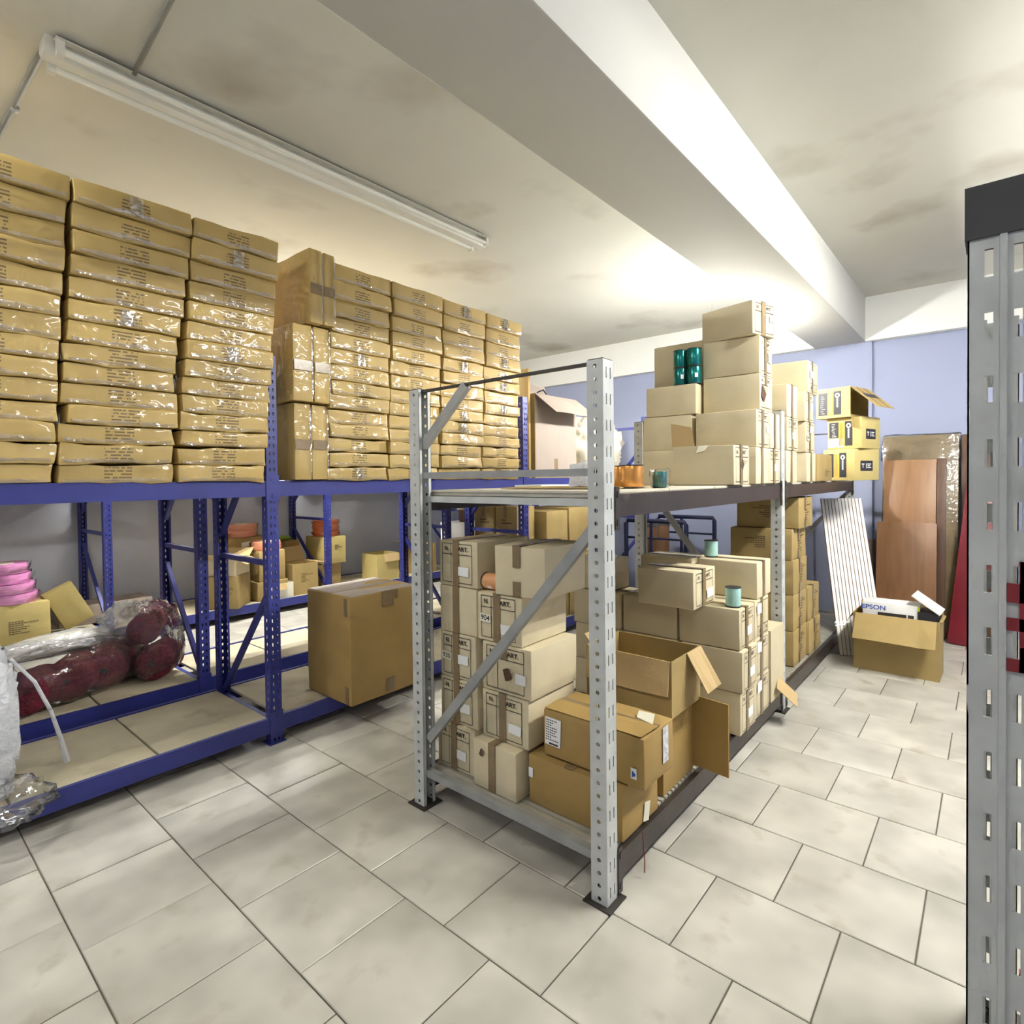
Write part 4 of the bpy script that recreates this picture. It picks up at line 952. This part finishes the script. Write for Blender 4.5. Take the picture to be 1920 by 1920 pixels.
tag(obj('green_packet', blob('green_packet', .14, .17, .03, .3, 21, 20, 8, .8, 6), MT['green'], None, (-7.6, 3.9, .831)), 'flat green packet on the brown carton of the far rack', 'packet')
open_carton('open kraft carton with a raised flap and printed lines on the far rack', (-7.27,-6.92), (3.74,4.10), (ZD,.57), 'kraft', flaps=(('left', 20, .2, 0, 1), ('back', 100, .12, 0, 1)), group=GC)
t = [o for o in bpy.data.objects if o.name.startswith('open_carton')][-1]; t.rotation_euler.z = .0
m2 = MB()
for k in range(7):
    for q in range(8 if k == 1 else rnd.randint(3, 5)): m2.quad((0, -.06+.021*q, .27-.018*k), (0, -.06+.021*q+.018, .27-.018*k), (0, -.06+.021*q+.018, .278-.018*k), (0, -.06+.021*q, .278-.018*k))
obj('print_lines', m2.mesh('print_lines'), MT['inkbrown'], t, (.1757, 0, 0))
open_carton('low torn white carton in front of the printed kraft carton', (-6.98,-6.87), (3.42,3.72), (ZD,.36), 'paper', flaps=(('right', 160, .08, .2, .7),), group=GC)
carton('kraft carton at the bottom of the orange coil pile', (-7.52,-7.12), (4.28,4.58), (ZD,.49), face='+X', mat='kraft', tape='none', group=GC)
carton('yellowish carton carrying the orange coils', (-7.52,-7.06), (4.27,4.63), (.492,.87), face='+X', mat='yellowcard', tape='none', textblock=(.5,.35,.12,.08,3), group=GC)
for k in range(3): coil('orange ribbon coil in film, %s of the pile on the yellowish carton' % ('lowest', 'middle', 'topmost')[k], (-7.29, 4.45, .874 + .075*k), .18, .07, 'orange', 'salmon and orange coils')
open_carton('torn yellowish carton standing alone on the far rack', (-7.3,-6.92), (5.06,5.46), (ZD,.55), 'yellowcard', flaps=(('right', 165, .12, .3, 1), ('back', 150, .14, .2, .9)), group=GC)
open_carton('open brown carton at the far end of the left wall rack', (-7.3,-6.92), (5.82,6.22), (ZD,.62), 'brown', flaps=(('front', 70, .18, 0, 1), ('left', 30, .12, 0, 1)), group=GC)
# ---- second bay of the front blue rack
GF = 'cartons in the far bay of the front blue rack'
for (nm, X, Y) in (('left', (-4.21,-3.93), (4.335,4.62)), ('right', (-3.91,-3.62), (4.335,4.62))):
    for k, Z in enumerate(((ZD,.56), (.562,.955), (.957,1.37))):
        carton('kraft carton, %s layer, %s column behind the second blue frame' % (rn[k], nm), X, Y, Z, mat='kraft', tape='top', textblock=(.3,.35,.14,.06,2), group=GF, toptape=False)
for (nm, Y) in (('near', (4.66,5.05)), ('far', (5.07,5.46))):
    for k, Z in enumerate(((ZD,.55), (.552,.935), (.937,1.31 if nm == 'near' else 1.33))):
        carton('kraft carton, %s layer, %s column at the aisle side of the far bay' % (rn[k], nm), (-4.0,-3.50), Y, Z, face='+X', mat='kraft', tape='none', group=GF, toptape=False, amp=.008)
t = open_carton('pale open carton with a wide flap on the upper blue shelf', (-3.87,-3.49), (4.47,5.2), (ZU+.003,2.50), 'kraft', flaps=(('right', 128, .34, 0, 1), ('left', 15, .2, 0, 1)), inner='palecard')
obj('pale_face', MB().box((.1905, -.35, .01), (.1915, .36, .84)).mesh('pale_face'), MT['palecard'], t)
strip('tape', (.192, -.04, .02), (.1935, .02, .20), MT['tape'], t)
tag(obj('cardboard_sheet', soft_box('cardboard_sheet', .30, .035, 1.085, .004, 2, .004, seed=8), MT['brown'], None, (-3.65, 4.40, ZU+.003)), 'tall narrow cardboard sheet standing beside the second blue post', 'cardboard')
tag(obj('white_sack', blob('white_sack', .33, .52, .36, .22, 17, 40, 26, .85, 3.2), MT['bagwhite'], None, (-3.80, 5.93, ZU+.003)), 'crumpled off-white sack on the upper blue shelf', 'sack')
tag(obj('cable_loop', autosmooth(MB().tube([(0, 0, 0), (.02, .05, .08), (.03, .13, .11), (.02, .2, .07), (.0, .24, .01)], .008, 7).mesh('cable_loop')), MT['rubber'], None, (-3.72, 4.75, 2.49)), 'dark cable loop sticking out of the pale open carton', 'cable')
# ---- goods on the middle rack glimpsed past the frames
carton('kraft carton low on the middle rack behind the second frame', (-5.2,-4.75), (4.75,5.2), (ZD,.62), mat='kraft', tape='none')
carton('white carton on the middle rack under the brown bucket', (-5.2,-4.75), (4.75,5.2), (.622,1.13), mat='white', tape='none', toptape=False)
t = tag(empty('bucket', (-4.95, 4.95, 1.132)), 'small brown bucket with a pale rim on the middle rack', 'bucket')
obj('pail', autosmooth(MB().lathe([(.085, 0), (.10, .15), (.105, .15)], 22).mesh('pail')), MT['drum'], t); obj('lid', autosmooth(MB().lathe([(.112, .151), (.112, .165)], 22).mesh('lid')), MT['paper'], t)
tag(obj('green_box', soft_box('green_box', .3, .2, .07, .004, 1), MT['lime'], None, (-4.98, 5.0, 1.299), (0, 0, .2)), 'lime green flat box on the bucket', 'box')
# ---- trolley and drums by the back wall
t = tag(empty('platform_trolley', (-3.03, 6.575, 0)), 'navy platform trolley with two tubular handles by the back wall', 'trolley')
obj('deck', soft_box('deck', .80, .86, .03, .005, 1), MT['navy'], t, (0, 0, .15))
for sy in (-.425, .425):
    h = obj('handle', autosmooth(MB().tube([(-.38, sy, .18), (-.38, sy, 1.10), (-.36, sy, 1.135), (.36, sy, 1.135), (.38, sy, 1.10), (.38, sy, .18)], .026, 10).mesh('handle')), MT['navy'], t)
    obj('rail', autosmooth(MB().tube([(-.38, sy, .93), (.38, sy, .93)], .013, 8).mesh('rail')), MT['navy'], h)
    obj('upright_bar', autosmooth(MB().tube([(-.05, sy, .18), (-.05, sy, 1.13)], .02, 8).mesh('upright_bar')), MT['navy'], h)
for sx in (-.33, .33):
    for sy in (-.36, .36):
        w = obj('wheel', autosmooth(MB().tube([(sx-.02, sy, .062), (sx+.02, sy, .062)], .062, 16).mesh('wheel')), MT['rubber'], t)
        obj('fork', MB().box((sx-.03, sy-.02, .10), (sx+.03, sy+.02, .15)).mesh('fork'), MT['galvd'], w)
for k, (x, y) in enumerate(((-3.28, 6.42), (-3.26, 6.72))):
    t = tag(empty('fibre_drum', (x, y, .181)), 'brown fibre drum on the trolley, %s one' % ('nearer', 'farther')[k], 'drum', 'fibre drums')
    obj('drum_body', autosmooth(MB().lathe([(.13, 0), (.132, .02), (.132, .84), (.13, .86)], 26).mesh('drum_body')), MT['drum'], t)
    obj('lid_ring', autosmooth(MB().lathe([(.138, .861), (.138, .90), (.12, .905)], 26).mesh('lid_ring')), MT['core'], t)
tag(obj('hanging_wire', autosmooth(MB().tube([(-2.75, 6.3, 1.49), (-2.74, 6.3, 1.3), (-2.75, 6.29, 1.16)], .004, 6).mesh('hanging_wire')), MT['rubber'], None), 'thin dark wire hanging by the trolley handle', 'wire') if False else None
# ---- sheets and plastic on the near end of the upper grey deck
tag(obj('cardboard_sheet', MB().box((-.30, -.25, 0), (.30, .25, .006)).mesh('cardboard_sheet'), MT['kraft'], None, (-1.62, 2.42, Z1+.001), (0, 0, .1)), 'flat kraft sheet lying on the upper deck of the grey rack', 'cardboard')
tag(obj('white_sheet', MB().box((-.12, -.15, 0), (.12, .15, .012)).mesh('white_sheet'), MT['white'], None, (-2.02, 2.7, Z1+.001), (0, 0, -.2)), 'white board lying on the upper deck near the left grey post', 'board')
tag(obj('plastic_packet', soft_box('plastic_packet', .11, .10, .12, .02, 5, .02, seed=12, freq=14), MT['filmwhite'], None, (-1.50, 2.30, Z1+.008)), 'crumpled white plastic packet beside the copper spools', 'packet')
tag(obj('red_thread', autosmooth(MB().tube([(0, 0, 0), (.006, -.004, -.04), (.0, .006, -.07), (.008, .002, -.11), (.006, .004, -.17)], .0022, 5).mesh('red_thread')), MT['red'], None, (-1.1, 2.10, .19)), 'tangle of red thread hanging from the dark lower beam', 'thread')
# ---- far right corner: leaning boards
def leaning(name, label, x0, x1, h, ybot, ytop, th, mat, cat='board', group=None, parts=None):
    """board whose foot is at ybot and whose head rests at ytop, facing -Y"""
    ang = math.atan2(ytop - ybot, h)
    t = tag(empty(name, ((x0+x1)/2, ybot, 0.0)), label, cat, group); t.rotation_euler = (-ang, 0, 0)
    L_ = h / math.cos(ang)
    obj('panel', soft_box('panel', x1-x0, th, L_, .003, 2, .0), MT[mat], t)
    return t, L_
GBd = 'boards leaning in the corner'
t, L_ = leaning('wrapped_board', 'tall board wrapped in shiny film leaning on the back wall', -.925, -.275, 2.06, 7.13, 7.43, .05, 'wrapcard', group=GBd)
obj('film_top', soft_box('film_top', .68, .075, .30, .02, 6, .02, seed=5, freq=9), MT['film'], t, (0, 0, L_-.285))
t, L_ = leaning('veneer_board', 'tall brown veneer board in front of the wrapped board', -.905, -.45, 1.80, 7.02, 7.29, .03, 'wood2', group=GBd)
t, L_ = leaning('dark_frame_board', 'narrow dark framed board beside the tall veneer board', -.445, -.37, 1.81, 7.03, 7.30, .035, 'woodd', group=GBd)
t, L_ = leaning('veneer_board', 'shorter brown veneer board in front of the tall one', -.945, -.435, 1.15, 6.93, 7.10, .03, 'wood', group=GBd)
t, L_ = leaning('dark_board', 'dark brown board behind the slatted panel', -1.17, -.98, .95, 7.05, 7.2, .03, 'woodd', group=GBd)
t, L_ = leaning('red_board', 'red panel leaning at the right end of the boards', -.345, -.10, 1.62, 6.92, 7.22, .04, 'red', group=GBd); t.rotation_euler.y = .09
t, L_ = leaning('dark_board', 'dark brown board at the far right behind the red panel', -.255, .1, 2.05, 7.2, 7.44, .04, 'woodd', group=GBd)
# white slatted panel
A = Vector((-1.07, 5.85, .012)); Bv = Vector((.913, .407, 0)).normalized(); top = Vector((-1.36, 6.50, 1.41))
up_ = (top - A); up_ -= Bv * up_.dot(Bv); Lp = up_.length; up_.normalize(); nrm = Bv.cross(up_).normalized()
t = empty('slat_panel'); M = Matrix.Identity(4)
for i, v in enumerate((Bv, -nrm, up_)):
    for j in range(3): M[j][i] = v[j]
M.translation = A; t.matrix_world = M
tag(t, 'white slatted panel leaning under the end of the grey rack', 'panel')
PW = .37
obj('core_board', MB().box((0, 0, 0), (PW, .016, Lp)).mesh('core_board'), MT['mdf'], t)
ns = 12; sw = PW / ns
slat_me = MB().box((.0035, -.006, 0), (sw - .0035, .0, Lp)).mesh('slat')
for k in range(ns): obj('slat', slat_me, MT['slatwhite'], t, (k*sw, -.0002, 0))
obj('plastic_wrap', MB().add([(-.01,-.012,.05),(PW*.7,-.02,.02),(PW*.8,-.05,.22),(PW*.5,-.015,.32),(-.01,-.012,.30)], [(0,1,2,3,4)]).mesh('plastic_wrap'), MT['film'], t)
# open carton with a printer box inside
t = open_carton('open kraft carton with a front flap folded out in the far right corner', (-.915,-.32), (5.58,5.90), (0, .475), 'kraft', rz=-.02, flaps=(('front', 142, .24, .03, .97), ('right', 95, .02, 0, 1), ('left', 150, .09, .0, .9), ('back', 25, .06, 0, 1)), inner='kraft', tapes=((.5, .10, .05, .10),))
t = tag(empty('printer_box', (-.66, 5.755, .30), .02), 'white printer box with blue lettering inside the corner carton', 'box')
obj('body', soft_box('body', .40, .22, .27, .003, 1), MT['white'], t)
m2 = MB(); put_text(m2, 'EPSON', .052, -.12, .225, -.1115, .001, 1.1); obj('lettering', m2.mesh('lettering'), MT['bluetext'], t)
strip('picture_band', (-.09, -.1125, .13), (.11, -.111, .19), MT['ink'], t); strip('picture_band', (.12, -.1125, .12), (.16, -.111, .19), MT['ink'], t)
strip('accent_stripe', (.185, -.1125, .0), (.20, -.111, .27), MT['lime'], t)
t = tag(empty('black_box', (-.40, 5.745, .28), -.06), 'dark boxed goods with a tilted white lid in the corner carton', 'box')
obj('body', soft_box('body', .13, .22, .25, .003, 1), MT['black'], t)
obj('lid', MB().box((-.13, -.13, 0), (.10, .13, .012)).mesh('lid'), MT['white'], t, (-.0, 0, .30), (0, .62, 0))
